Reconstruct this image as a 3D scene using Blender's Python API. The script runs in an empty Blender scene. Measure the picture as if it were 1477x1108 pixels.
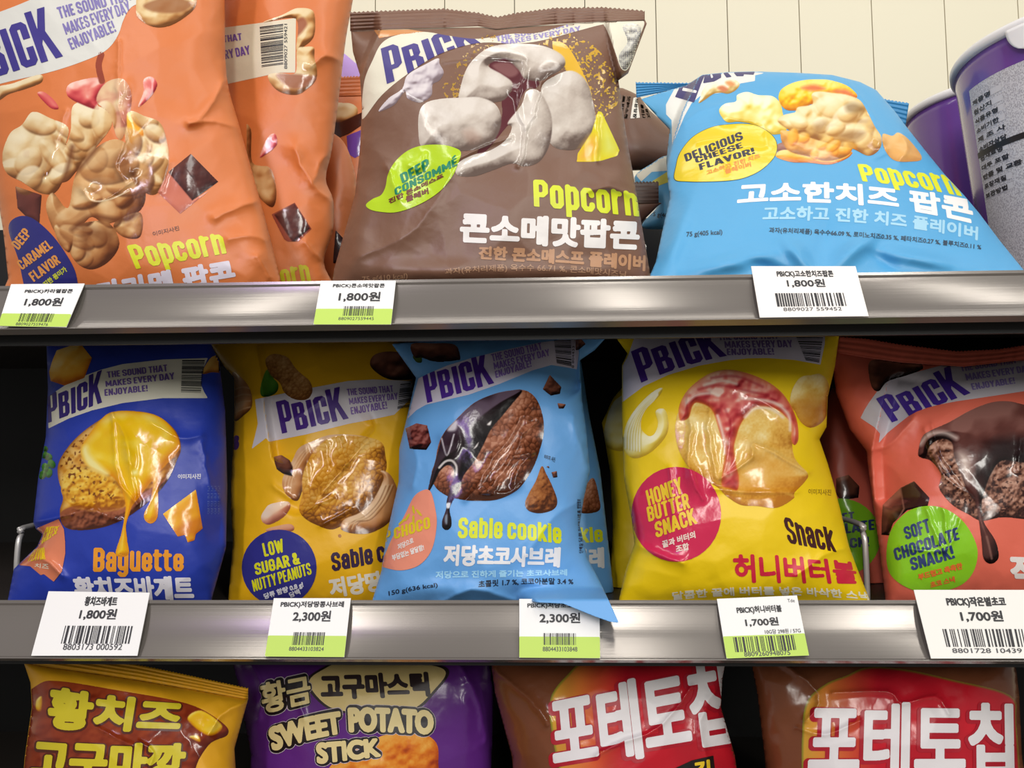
import bpy, math, random
import numpy as np
from mathutils import Vector, Matrix

sc = bpy.context.scene
col = sc.collection

# ------------------------------------------------------------------ camera
FW, FH, FPX = 1477.0, 1108.0, 1109.0
CAM = np.array([0.0, -0.5, 1.25])
PITCH, YAW, ROLL = math.radians(4.2), math.radians(2.15), math.radians(0.44)
_f = np.array([-math.sin(YAW) * math.cos(PITCH), math.cos(YAW) * math.cos(PITCH), math.sin(PITCH)])
_r0 = np.array([math.cos(YAW), math.sin(YAW), 0.0])
_u0 = np.cross(_r0, _f)
_r = math.cos(ROLL) * _r0 - math.sin(ROLL) * _u0
_u = math.cos(ROLL) * _u0 + math.sin(ROLL) * _r0
cd = bpy.data.cameras.new('camera')
cd.sensor_width = 36.0
cd.lens = 36.0 * FPX / FW
cd.clip_start = 0.01
cam = bpy.data.objects.new('camera', cd)
col.objects.link(cam)
cam.matrix_world = Matrix(((_r[0], _u[0], -_f[0], CAM[0]), (_r[1], _u[1], -_f[1], CAM[1]), (_r[2], _u[2], -_f[2], CAM[2]), (0, 0, 0, 1)))
sc.camera = cam

# ------------------------------------------------------------------ world, lights, exposure
w = bpy.data.worlds.new('store_air')
sc.world = w
w.use_nodes = True
w.node_tree.nodes['Background'].inputs[0].default_value = (1.0, 0.97, 0.93, 1)
w.node_tree.nodes['Background'].inputs[1].default_value = 0.25
sc.view_settings.view_transform = 'Standard'
sc.view_settings.look = 'None'
sc.view_settings.exposure = -0.1
sc.view_settings.gamma = 1.0
sc.view_settings.use_curve_mapping = False


def area(name, loc, target, sx, sy, power, color=(1, 0.97, 0.9)):
    l = bpy.data.lights.new(name, 'AREA')
    l.shape = 'RECTANGLE'
    l.size, l.size_y = sx, sy
    l.energy = power
    l.color = color
    o = bpy.data.objects.new(name, l)
    col.objects.link(o)
    o.location = loc
    d = Vector(target) - Vector(loc)
    o.rotation_euler = d.to_track_quat('-Z', 'Y').to_euler()
    return o


# fluorescent strips of the aisle ceiling, an added unseen row of frontal fill for the lower shelves, the run of tubes over the wall behind the shelving, a small violet sign lamp
for sx in (-0.75, 0.22, 1.16):
    area('aisle_tube', (sx, -0.82, 2.72), (sx, -0.6, 0), 0.13, 1.05, 5.5)
    area('front_fill', (sx * 1.3, -2.7, 2.6), (sx, 0, 1.1), 0.2, 1.4, 27)
area('wall_tube', (0.2, 0.15, 2.75), (0.2, 0.45, 1.2), 3.4, 0.12, 7)
area('violet_sign_lamp', (-0.62, -1.15, 2.05), (-0.3, 0, 1.35), 0.08, 0.5, 1.6, (0.5, 0.25, 1.0))


# ------------------------------------------------------------------ pixel rays and colours
def world(px, py, Y):
    """points where the rays through the given picture positions cross the depth Y"""
    px, py, Y = np.broadcast_arrays(np.asarray(px, float), np.asarray(py, float), np.asarray(Y, float))
    a = (px - FW / 2) / FPX
    b = -(py - FH / 2) / FPX
    d = _f + a[..., None] * _r + b[..., None] * _u
    t = (Y - CAM[1]) / d[..., 1]
    return CAM + d * t[..., None]


def Z(s, ox, oy):
    return lambda *p: [(ox + x / s, oy + y / s) for x, y in p]


def lin(c):
    c = np.asarray(c, float) / 255.0
    return np.where(c <= 0.04045, c / 12.92, ((c + 0.055) / 1.055) ** 2.4)


# ------------------------------------------------------------------ materials
_mats = {}


def mat(color, rough=0.4, bump=0.0, bscale=300.0, metal=0.0, coat=0.0, spec=0.5):
    key = (tuple(color), rough, bump, bscale, metal, coat, spec)
    if key in _mats:
        return _mats[key]
    m = bpy.data.materials.new('printed_film')
    m.use_nodes = True
    nt = m.node_tree
    p = nt.nodes['Principled BSDF']
    p.inputs['Base Color'].default_value = (*lin(color), 1)
    p.inputs['Roughness'].default_value = rough
    p.inputs['Metallic'].default_value = metal
    p.inputs['Specular IOR Level'].default_value = spec
    if coat:
        p.inputs['Coat Weight'].default_value = coat
        p.inputs['Coat Roughness'].default_value = 0.1
    if bump:
        _bump(nt, p, bump, bscale)
    _mats[key] = m
    return m


def _bump(nt, p, bump, bscale):
    tc = nt.nodes.new('ShaderNodeTexCoord')
    n = nt.nodes.new('ShaderNodeTexNoise')
    n.inputs['Scale'].default_value = bscale
    n.inputs['Detail'].default_value = 3.0
    b = nt.nodes.new('ShaderNodeBump')
    b.inputs['Strength'].default_value = bump
    b.inputs['Distance'].default_value = 0.002
    nt.links.new(tc.outputs['Object'], n.inputs['Vector'])
    nt.links.new(n.outputs['Fac'], b.inputs['Height'])
    nt.links.new(b.outputs['Normal'], p.inputs['Normal'])


def picture_mat(rough=0.16, bump=0.22, bscale=70.0):
    key = ('pic', rough, bump, bscale)
    if key in _mats:
        return _mats[key]
    m = bpy.data.materials.new('printed_picture')
    m.use_nodes = True
    nt = m.node_tree
    p = nt.nodes['Principled BSDF']
    p.inputs['Roughness'].default_value = rough
    a = nt.nodes.new('ShaderNodeAttribute')
    a.attribute_name = 'ink'
    nt.links.new(a.outputs['Color'], p.inputs['Base Color'])
    _bump(nt, p, bump, bscale)
    _mats[key] = m
    return m


FILM = dict(rough=0.4, bump=0.12, bscale=120.0)
GLOSS = dict(rough=0.18, bump=0.18, bscale=80.0)


# ------------------------------------------------------------------ objects
def tag(o, label=None, cat=None, group=None, kind=None):
    for k, v in (('label', label), ('category', cat), ('group', group), ('kind', kind)):
        if v:
            o[k] = v
    return o


def empty(name, loc):
    o = bpy.data.objects.new(name, None)
    o.empty_display_size = 0.02
    o.location = loc
    col.objects.link(o)
    return o


def origin(o):
    p = np.zeros(3)
    while o is not None:
        p = p + np.array(o.location)
        o = o.parent
    return p


def build(name, V, polys, material, parent=None, normals=None, colors=None, smooth=True):
    """one mesh object from arrays; polys is a list of (m,k) index arrays"""
    V = np.asarray(V, float).reshape(-1, 3)
    polys = [np.asarray(p, np.int64) for p in polys if len(p)]
    if parent is not None:
        V = V - origin(parent)
    me = bpy.data.meshes.new(name)
    me.vertices.add(len(V))
    me.vertices.foreach_set('co', V.astype(np.float32).ravel())
    idx = np.concatenate([p.ravel() for p in polys])
    tot = np.concatenate([np.full(len(p), p.shape[1]) for p in polys])
    me.loops.add(len(idx))
    me.loops.foreach_set('vertex_index', idx.astype(np.int32))
    me.polygons.add(len(tot))
    st = np.concatenate([[0], np.cumsum(tot)[:-1]])
    me.polygons.foreach_set('loop_start', st.astype(np.int32))
    me.polygons.foreach_set('use_smooth', np.full(len(tot), bool(smooth)))
    me.update(calc_edges=True)
    me.validate()
    if colors is not None:
        at = me.color_attributes.new('ink', 'FLOAT_COLOR', 'POINT')
        c4 = np.ones((len(V), 4), np.float32)
        c4[:, :3] = colors
        at.data.foreach_set('color', c4.ravel())
    if normals is not None:
        me.normals_split_custom_set_from_vertices(normals.tolist())
    me.materials.append(material)
    o = bpy.data.objects.new(name, me)
    col.objects.link(o)
    if parent is not None:
        o.parent = parent
    return o


def march(f):
    """marching squares of a node field (inside > 0): vertex grid positions (col,row) and polygons"""
    h, w = f.shape
    ins = f > 0
    c = [ins[:-1, :-1], ins[:-1, 1:], ins[1:, 1:], ins[1:, :-1]]
    case = c[0] * 1 + c[1] * 2 + c[2] * 4 + c[3] * 8
    nid = np.arange(h * w).reshape(h, w)
    hid = h * w + np.arange(h * (w - 1)).reshape(h, w - 1)
    vid = h * w + h * (w - 1) + np.arange((h - 1) * w).reshape(h - 1, w)
    corner = [nid[:-1, :-1], nid[:-1, 1:], nid[1:, 1:], nid[1:, :-1]]
    edge = [hid[:-1, :], vid[:, 1:], hid[1:, :], vid[:, :-1]]
    polys = {}
    for k in range(1, 16):
        sel = case == k
        if not sel.any():
            continue
        seq = []
        for q in range(4):
            a, b = bool(k >> q & 1), bool(k >> ((q + 1) % 4) & 1)
            if a:
                seq.append(corner[q][sel])
            if a != b:
                seq.append(edge[q][sel])
        P = np.stack(seq[::-1], axis=1)
        polys.setdefault(P.shape[1], []).append(P)
    polys = [np.concatenate(p) for p in polys.values()]
    if not polys:
        return None
    with np.errstate(divide='ignore', invalid='ignore'):
        th = np.clip(f[:, :-1] / (f[:, :-1] - f[:, 1:]), 0, 1)
        tv = np.clip(f[:-1, :] / (f[:-1, :] - f[1:, :]), 0, 1)
    jj, ii = np.meshgrid(np.arange(w, dtype=float), np.arange(h, dtype=float))
    X = np.concatenate([jj.ravel(), (jj[:, :-1] + np.nan_to_num(th)).ravel(), jj[:-1, :].ravel()])
    Yy = np.concatenate([ii.ravel(), ii[:, :-1].ravel(), (ii[:-1, :] + np.nan_to_num(tv)).ravel()])
    used, inv = np.unique(np.concatenate([p.ravel() for p in polys]), return_inverse=True)
    out, at = [], 0
    for p in polys:
        out.append(inv[at:at + p.size].reshape(p.shape))
        at += p.size
    return X[used], Yy[used], out, used >= h * w


def bil(A, x, y):
    h, w = A.shape[:2]
    x = np.clip(x, 0, w - 1.001)
    y = np.clip(y, 0, h - 1.001)
    i, j = y.astype(int), x.astype(int)
    a, b = x - j, y - i
    if A.ndim == 3:
        a, b = a[..., None], b[..., None]
    return A[i, j] * (1 - a) * (1 - b) + A[i, j + 1] * a * (1 - b) + A[i + 1, j] * (1 - a) * b + A[i + 1, j + 1] * a * b


# ------------------------------------------------------------------ noise, polygons
def _hash(i, j, s):
    n = (i.astype(np.int64) * 374761393 + j.astype(np.int64) * 668265263 + s * 974711) & 0x7fffffff
    n = ((n ^ (n >> 13)) * 1274126177) & 0x7fffffff
    return ((n ^ (n >> 16)) & 0xffff) / 65535.0


def vnoise(x, y, s=0):
    i, j = np.floor(x), np.floor(y)
    a, b = x - i, y - j
    a, b = a * a * (3 - 2 * a), b * b * (3 - 2 * b)
    i, j = i.astype(np.int64), j.astype(np.int64)
    return (_hash(i, j, s) * (1 - a) + _hash(i + 1, j, s) * a) * (1 - b) + (_hash(i, j + 1, s) * (1 - a) + _hash(i + 1, j + 1, s) * a) * b


def fbm(x, y, s=0, o=3):
    v, k, t = 0.0, 1.0, 0.0
    for q in range(o):
        v = v + k * vnoise(x * 2 ** q, y * 2 ** q, s + q * 17)
        t += k
        k *= 0.5
    return v / t


def worley(x, y, s=0):
    """distance to the nearest and second nearest of jittered points"""
    i, j = np.floor(x).astype(np.int64), np.floor(y).astype(np.int64)
    f1 = np.full(x.shape, 9.0)
    f2 = np.full(x.shape, 9.0)
    for di in (-1, 0, 1):
        for dj in (-1, 0, 1):
            qx = i + di + _hash(i + di, j + dj, s)
            qy = j + dj + _hash(i + di, j + dj, s + 91)
            d = np.hypot(x - qx, y - qy)
            f2 = np.minimum(f2, np.maximum(f1, d))
            f1 = np.minimum(f1, d)
    return f1, f2


def spline(P, closed=True, n=6):
    P = np.asarray(P, float)
    m = len(P)
    out = []
    for k in range(m if closed else m - 1):
        if closed:
            a, b, c, d = P[k - 1], P[k], P[(k + 1) % m], P[(k + 2) % m]
        else:
            a, b, c, d = P[max(k - 1, 0)], P[k], P[k + 1], P[min(k + 2, m - 1)]
        for t in np.arange(n) / n:
            out.append(0.5 * (2 * b + (c - a) * t + (2 * a - 5 * b + 4 * c - d) * t * t + (3 * b - a - 3 * c + d) * t ** 3))
    if not closed:
        out.append(P[-1])
    return np.array(out)


def segdist(x, y, P, closed=False):
    d = np.full(x.shape, 1e9)
    m = len(P)
    for k in range(m if closed else m - 1):
        ax, ay = P[k]
        bx, by = P[(k + 1) % m]
        ux, uy = bx - ax, by - ay
        L = ux * ux + uy * uy + 1e-9
        t = np.clip(((x - ax) * ux + (y - ay) * uy) / L, 0, 1)
        d = np.minimum(d, (x - ax - t * ux) ** 2 + (y - ay - t * uy) ** 2)
    return np.sqrt(d)


def sdf(x, y, P):
    """signed distance to a closed polygon, positive inside"""
    d = segdist(x, y, P, True)
    ins = np.zeros(x.shape, bool)
    m = len(P)
    for k in range(m):
        ax, ay = P[k]
        bx, by = P[(k + 1) % m]
        if ay == by:
            continue
        c = (ay > y) != (by > y)
        ins ^= c & (x < (bx - ax) * (y - ay) / (by - ay) + ax)
    return np.where(ins, d, -d)


def ell(cx, cy, rx, ry, rot=0.0, n=36):
    t = np.linspace(0, 2 * math.pi, n, endpoint=False)
    c, s = math.cos(math.radians(rot)), math.sin(math.radians(rot))
    return [(cx + rx * math.cos(q) * c - ry * math.sin(q) * s, cy + rx * math.cos(q) * s + ry * math.sin(q) * c) for q in t]


# ------------------------------------------------------------------ surfaces that carry print
class Surface:
    """a depth field over a grid of rays: the film of a bag, a card, the side of a tub"""
    g = 2.0
    clipf = None

    def setgrid(self, x0, y0, x1, y1):
        self.x0, self.y0 = x0, y0
        self.xs = np.arange(x0, x1 + self.g, self.g)
        self.ys = np.arange(y0, y1 + self.g, self.g)
        self.PX, self.PY = np.meshgrid(self.xs, self.ys)

    def finish(self):
        Wd = world(self.PX, self.PY, self.Y)
        du = np.gradient(Wd, axis=1)
        dv = np.gradient(Wd, axis=0)
        n = np.cross(dv, du)
        n /= np.linalg.norm(n, axis=2, keepdims=True) + 1e-12
        n[n[..., 1] > 0] *= -1
        self.N = n

    def settle(self, V):
        return V

    def at(self, px, py):
        x, y = (px - self.x0) / self.g, (py - self.y0) / self.g
        return bil(self.Y, x, y)

    def normal(self, px, py):
        n = bil(self.N, (px - self.x0) / self.g, (py - self.y0) / self.g)
        return n / (np.linalg.norm(n, axis=-1, keepdims=True) + 1e-12)

    def inside(self, px, py):
        return bil(self.S, (px - self.x0) / self.g, (py - self.y0) / self.g) if self.S is not None else np.full(np.shape(px), 99.0)

    # a printed piece from a field on a lattice of positions
    def piece(self, name, f, QX, QY, material, layer, parent, colors=None):
        f = np.minimum(f, self.inside(QX, QY) * 0.25 - 0.12)
        f[0, :] = f[-1, :] = -1
        f[:, 0] = f[:, -1] = -1
        r = march(f)
        if r is None:
            return None
        X, Yc, polys, _e = r
        px, py = bil(QX, X, Yc), bil(QY, X, Yc)
        Y = self.at(px, py) - 0.00016 * layer
        V = self.settle(world(px, py, Y))
        cc = bil(colors, X, Yc) if colors is not None else None
        return build(name, V, polys, material, parent, self.normal(px, py), cc)

    def shape(self, name, pts, color, layer=1, parent=None, smooth=False, cell=1.2, clip=None, **m):
        P = spline(pts) if smooth else np.asarray(pts, float)
        x0, y0 = P.min(0) - 3
        x1, y1 = P.max(0) + 3
        QX, QY = np.meshgrid(np.arange(x0, x1, cell), np.arange(y0, y1, cell))
        f = sdf(QX, QY, P) * 0.25
        if clip is not None:
            f = np.minimum(f, sdf(QX, QY, np.asarray(clip, float)) * 0.25)
        return self.piece(name, f, QX, QY, mat(color, **(m or FILM)), layer, parent or self.root)

    def text(self, name, s, quad, color, bold=0.05, mode='ink', bend=(0, 0), layer=2, parent=None, clip=None, cell=None, field=None, **m):
        """lettering fitted to a quad bl, br, tr, tl of positions"""
        bl, br, tr, tl = [np.asarray(q, float) for q in quad]
        wpx = 0.5 * (np.linalg.norm(br - bl) + np.linalg.norm(tr - tl))
        hpx = 0.5 * (np.linalg.norm(tl - bl) + np.linalg.norm(tr - br))
        c = cell or min(1.0, max(0.33, hpx / 26))
        if field is None and name in ('slogan_lettering', 'badge_lettering', 'name_lettering') and m.get('disp', True) and all(ch == ' ' or ch in DISPLAY for ch in s):
            field = disp_field
        m.pop('disp', None)
        f, U, Vv = (field or text_field)(s, wpx, hpx, bold * hpx, c, mode)
        b0, b1 = bend
        arc = 4 * U * (1 - U)
        bx, by = bl[0] + (br[0] - bl[0]) * U, bl[1] + (br[1] - bl[1]) * U + b0 * arc
        tx, ty = tl[0] + (tr[0] - tl[0]) * U, tl[1] + (tr[1] - tl[1]) * U + b1 * arc
        QX, QY = bx + (tx - bx) * Vv, by + (ty - by) * Vv
        if clip is not None:
            f = np.minimum(f, sdf(QX, QY, np.asarray(clip, float)) * 0.25)
        return self.piece(name, f, QX, QY, mat(color, **(m or FILM)), layer, parent or self.root)

    def bars(self, name, quad, color=(25, 25, 30), n=30, seed=1, along='v', layer=2, parent=None, cell=0.5, **m):
        """a barcode; along='v': the bars are stacked from bottom to top"""
        bl, br, tr, tl = [np.asarray(q, float) for q in quad]
        rnd = random.Random(seed)
        wd = [rnd.choice((1, 1, 1, 2, 2, 3)) for _ in range(2 * n - 1)]
        e = np.concatenate([[0], np.cumsum(wd)]) / sum(wd)
        V, polys = [], []
        ns = 7
        for k in range(0, 2 * n - 1, 2):
            q = len(V)
            for t in np.linspace(0, 1, ns):
                for a in (e[k], e[k + 1]):
                    U, W = (t, a) if along == 'v' else (a, t)
                    V.append((1 - W) * ((1 - U) * bl + U * br) + W * ((1 - U) * tl + U * tr))
            for t in range(ns - 1):
                polys.append((q + 2 * t, q + 2 * t + 2, q + 2 * t + 3, q + 2 * t + 1))
        V = np.array(V)
        polys = np.array(polys)
        if along != 'v':
            polys = polys[:, ::-1]
        keep = (self.inside(V[:, 0], V[:, 1]) > 0.4)[polys].all(axis=1)
        if not keep.any():
            return None
        Y = self.at(V[:, 0], V[:, 1]) - 0.00016 * layer
        return build(name, world(V[:, 0], V[:, 1], Y), [polys[keep]], mat(color, **(m or FILM)), parent or self.root, self.normal(V[:, 0], V[:, 1]))

    def picture(self, name, cv, layer=1, parent=None, rough=0.15, bump=0.16):
        """each separate food in the picture becomes a print of its own"""
        f = cv.A - 0.5
        col_ = lin(np.clip(cv.C, 0, 255))
        m = f > 0
        h, w_ = m.shape
        s = 3
        H, W = -(-h // s), -(-w_ // s)
        q = np.pad(m, ((0, H * s - h), (0, W * s - w_))).reshape(H, s, W, s).any(axis=(1, 3))
        lab = np.where(q, np.arange(1, H * W + 1).reshape(H, W), 0)
        while True:
            p = np.pad(lab, 1)
            n = lab
            for a in (0, 1, 2):
                for b in (0, 1, 2):
                    n = np.maximum(n, p[a:a + H, b:b + W])
            n = n * q
            if (n == lab).all():
                break
            lab = n
        ids, cnt = np.unique(lab[lab > 0], return_counts=True)
        order = np.argsort(-cnt)
        big = [ids[k] for k in order if k == order[0] or cnt[k] > 14]
        first = None
        for k, i in enumerate(big):
            sel = lab == i
            if k == 0:
                for j in ids:
                    if j not in big:
                        sel |= lab == j
            sel = np.repeat(np.repeat(sel, s, 0), s, 1)[:h, :w_]
            ys, xs = np.nonzero(sel)
            y0, y1, x0, x1 = max(ys.min() - 2, 0), ys.max() + 3, max(xs.min() - 2, 0), xs.max() + 3
            o = self.piece(name, np.where(sel, f, -0.5)[y0:y1, x0:x1].copy(), cv.X[y0:y1, x0:x1], cv.Y[y0:y1, x0:x1], picture_mat(rough, bump), layer, parent or self.root, col_[y0:y1, x0:x1])
            first = first or o
        return first


_glyphs = {}


def glyph_tris(s):
    if s not in _glyphs:
        cu = bpy.data.curves.new('lettering', 'FONT')
        cu.body = s
        cu.resolution_u = 4
        o = bpy.data.objects.new('lettering', cu)
        col.objects.link(o)
        me = bpy.data.meshes.new_from_object(o.evaluated_get(bpy.context.evaluated_depsgraph_get()))
        bpy.data.objects.remove(o)
        bpy.data.curves.remove(cu)
        me.calc_loop_triangles()
        co = np.array([v.co[:2] for v in me.vertices])
        _glyphs[s] = co[np.array([t.vertices[:] for t in me.loop_triangles])]
        bpy.data.meshes.remove(me)
    return _glyphs[s]


def dilate(B, r):
    if r < 1:
        return B
    h, w = B.shape
    R = int(math.ceil(r))
    cs = np.zeros((h, w + 2 * R + 1), np.int32)
    cs[:, R + 1:R + 1 + w] = np.cumsum(B, axis=1)
    cs[:, R + 1 + w:] = cs[:, R + w:R + w + 1]
    out = np.zeros_like(B)
    for dy in range(-R, R + 1):
        if abs(dy) > r:
            continue
        dx = int(math.sqrt(r * r - dy * dy))
        row = (cs[:, R + 1 + dx:R + 1 + dx + w] - cs[:, R - dx:R - dx + w]) > 0
        if dy >= 0:
            out[dy:] |= row[:h - dy]
        else:
            out[:dy] |= row[-dy:]
    return out


def raster(tris, wpx, hpx, boldpx, c, lo, hi):
    """coverage-minus-half field of triangles whose box lo..hi fills a wpx by hpx rectangle"""
    ss = 3
    rr = c / ss
    pad = 3 * ss + int(boldpx / rr) + int(0.45 * hpx / rr) // ss * ss
    pad = (pad // ss + 1) * ss
    Wn, Hn = int(wpx / rr) + 2 * pad, int(hpx / rr) + 2 * pad
    Wn, Hn = (Wn // ss + 1) * ss, (Hn // ss + 1) * ss
    B = np.zeros((Hn, Wn), bool)
    sx = (wpx - 2 * boldpx) / (hi[0] - lo[0]) / rr
    sy = (hpx - 2 * boldpx) / (hi[1] - lo[1]) / rr
    T = (tris - np.asarray(lo)) * (sx, sy) + boldpx / rr + pad
    for t in T:
        x0, y0 = np.floor(t.min(0)).astype(int)
        x1, y1 = np.ceil(t.max(0)).astype(int)
        x0, y0, x1, y1 = max(x0, 0), max(y0, 0), min(x1 + 1, Wn), min(y1 + 1, Hn)
        if x1 <= x0 or y1 <= y0:
            continue
        X = np.arange(x0, x1) + 0.5
        Yv = (np.arange(y0, y1) + 0.5)[:, None]
        (ax, ay), (bx, by), (cx, cy) = t
        e0 = (bx - ax) * (Yv - ay) - (by - ay) * (X - ax)
        e1 = (cx - bx) * (Yv - by) - (cy - by) * (X - bx)
        e2 = (ax - cx) * (Yv - cy) - (ay - cy) * (X - cx)
        B[y0:y1, x0:x1] |= ((e0 >= 0) & (e1 >= 0) & (e2 >= 0)) | ((e0 <= 0) & (e1 <= 0) & (e2 <= 0))
    B = dilate(B, boldpx / rr)
    f = B.reshape(Hn // ss, ss, Wn // ss, ss).mean(axis=(1, 3)) - 0.5
    f = f[::-1]
    n, m = f.shape
    U = ((np.arange(m) + 0.5) * ss - pad) * rr / wpx
    Vv = (((np.arange(n) + 0.5) * ss - pad) * rr / hpx)[::-1]
    U, Vv = np.meshgrid(U, Vv)
    return f, U, Vv


def text_field(s, wpx, hpx, boldpx, c, mode):
    T = glyph_tris(s)
    lo, hi = T.reshape(-1, 2).min(0), T.reshape(-1, 2).max(0)
    if mode in ('base', 'tall'):
        lo = np.array([lo[0], 0.0])
    if mode == 'tall':                                     # display lettering with a large x-height
        T = T.copy()
        y = T[..., 1] / hi[1]
        T[..., 1] = hi[1] * np.where(y < 0, y * 0.8, np.where(y < 0.72, y * 0.82 / 0.72, 0.82 + (y - 0.72) * 0.18 / 0.28))
    return raster(T, wpx, hpx, boldpx, c, lo, hi)


_LOGO = {
    'P': (0.0, [[(0, 1), (0.27, 1), (0.36, 0.9), (0.36, 0.42), (0.27, 0.33), (0.15, 0.33), (0.15, 0), (0, 0)], [(0.15, 0.87), (0.15, 0.46), (0.21, 0.46), (0.21, 0.87)]]),
    'B': (0.41, [[(0, 0.83), (0.27, 0.83), (0.34, 0.76), (0.34, 0.52), (0.29, 0.44), (0.36, 0.36), (0.36, 0.08), (0.29, 0), (0, 0)], [(0.14, 0.7), (0.14, 0.5), (0.2, 0.5), (0.2, 0.7)], [(0.14, 0.36), (0.14, 0.13), (0.21, 0.13), (0.21, 0.36)]]),
    'I': (0.83, [[(0, 0.83), (0.15, 0.83), (0.15, 0), (0, 0)]]),
    'C': (1.03, [[(0.08, 0.86), (0.28, 0.86), (0.36, 0.78), (0.36, 0.52), (0.21, 0.52), (0.21, 0.73), (0.15, 0.73), (0.15, 0.13), (0.21, 0.13), (0.21, 0.36), (0.36, 0.36), (0.36, 0.08), (0.28, 0), (0.08, 0), (0, 0.08), (0, 0.78)]]),
    'K': (1.43, [[(0, 1), (0.15, 1), (0.15, 0.62), (0.28, 1), (0.44, 1), (0.29, 0.56), (0.47, 0), (0.31, 0), (0.19, 0.42), (0.15, 0.34), (0.15, 0), (0, 0)]]),
}


def logo_field(s, wpx, hpx, boldpx, c, mode):
    Wt = 1.9
    pad = 3
    nx, ny = int(wpx / c) + 2 * pad, int(hpx / c) + 2 * pad
    U, Vv = np.meshgrid(((np.arange(nx) - pad) * c) / wpx, (((np.arange(ny) - pad) * c) / hpx)[::-1])
    f = np.full(U.shape, -1.0)
    for ch in s:
        ox, rings = _LOGO[ch]
        for k, ring in enumerate(rings):
            P = np.array([((ox + a) / Wt * wpx, b * hpx) for a, b in ring])
            d = sdf(U * wpx, Vv * hpx, P) * 0.25
            f = np.maximum(f, d) if k == 0 else np.minimum(f, -d)
        # holes of one letter never reach another letter, so order is safe
    return f, U, Vv


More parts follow.
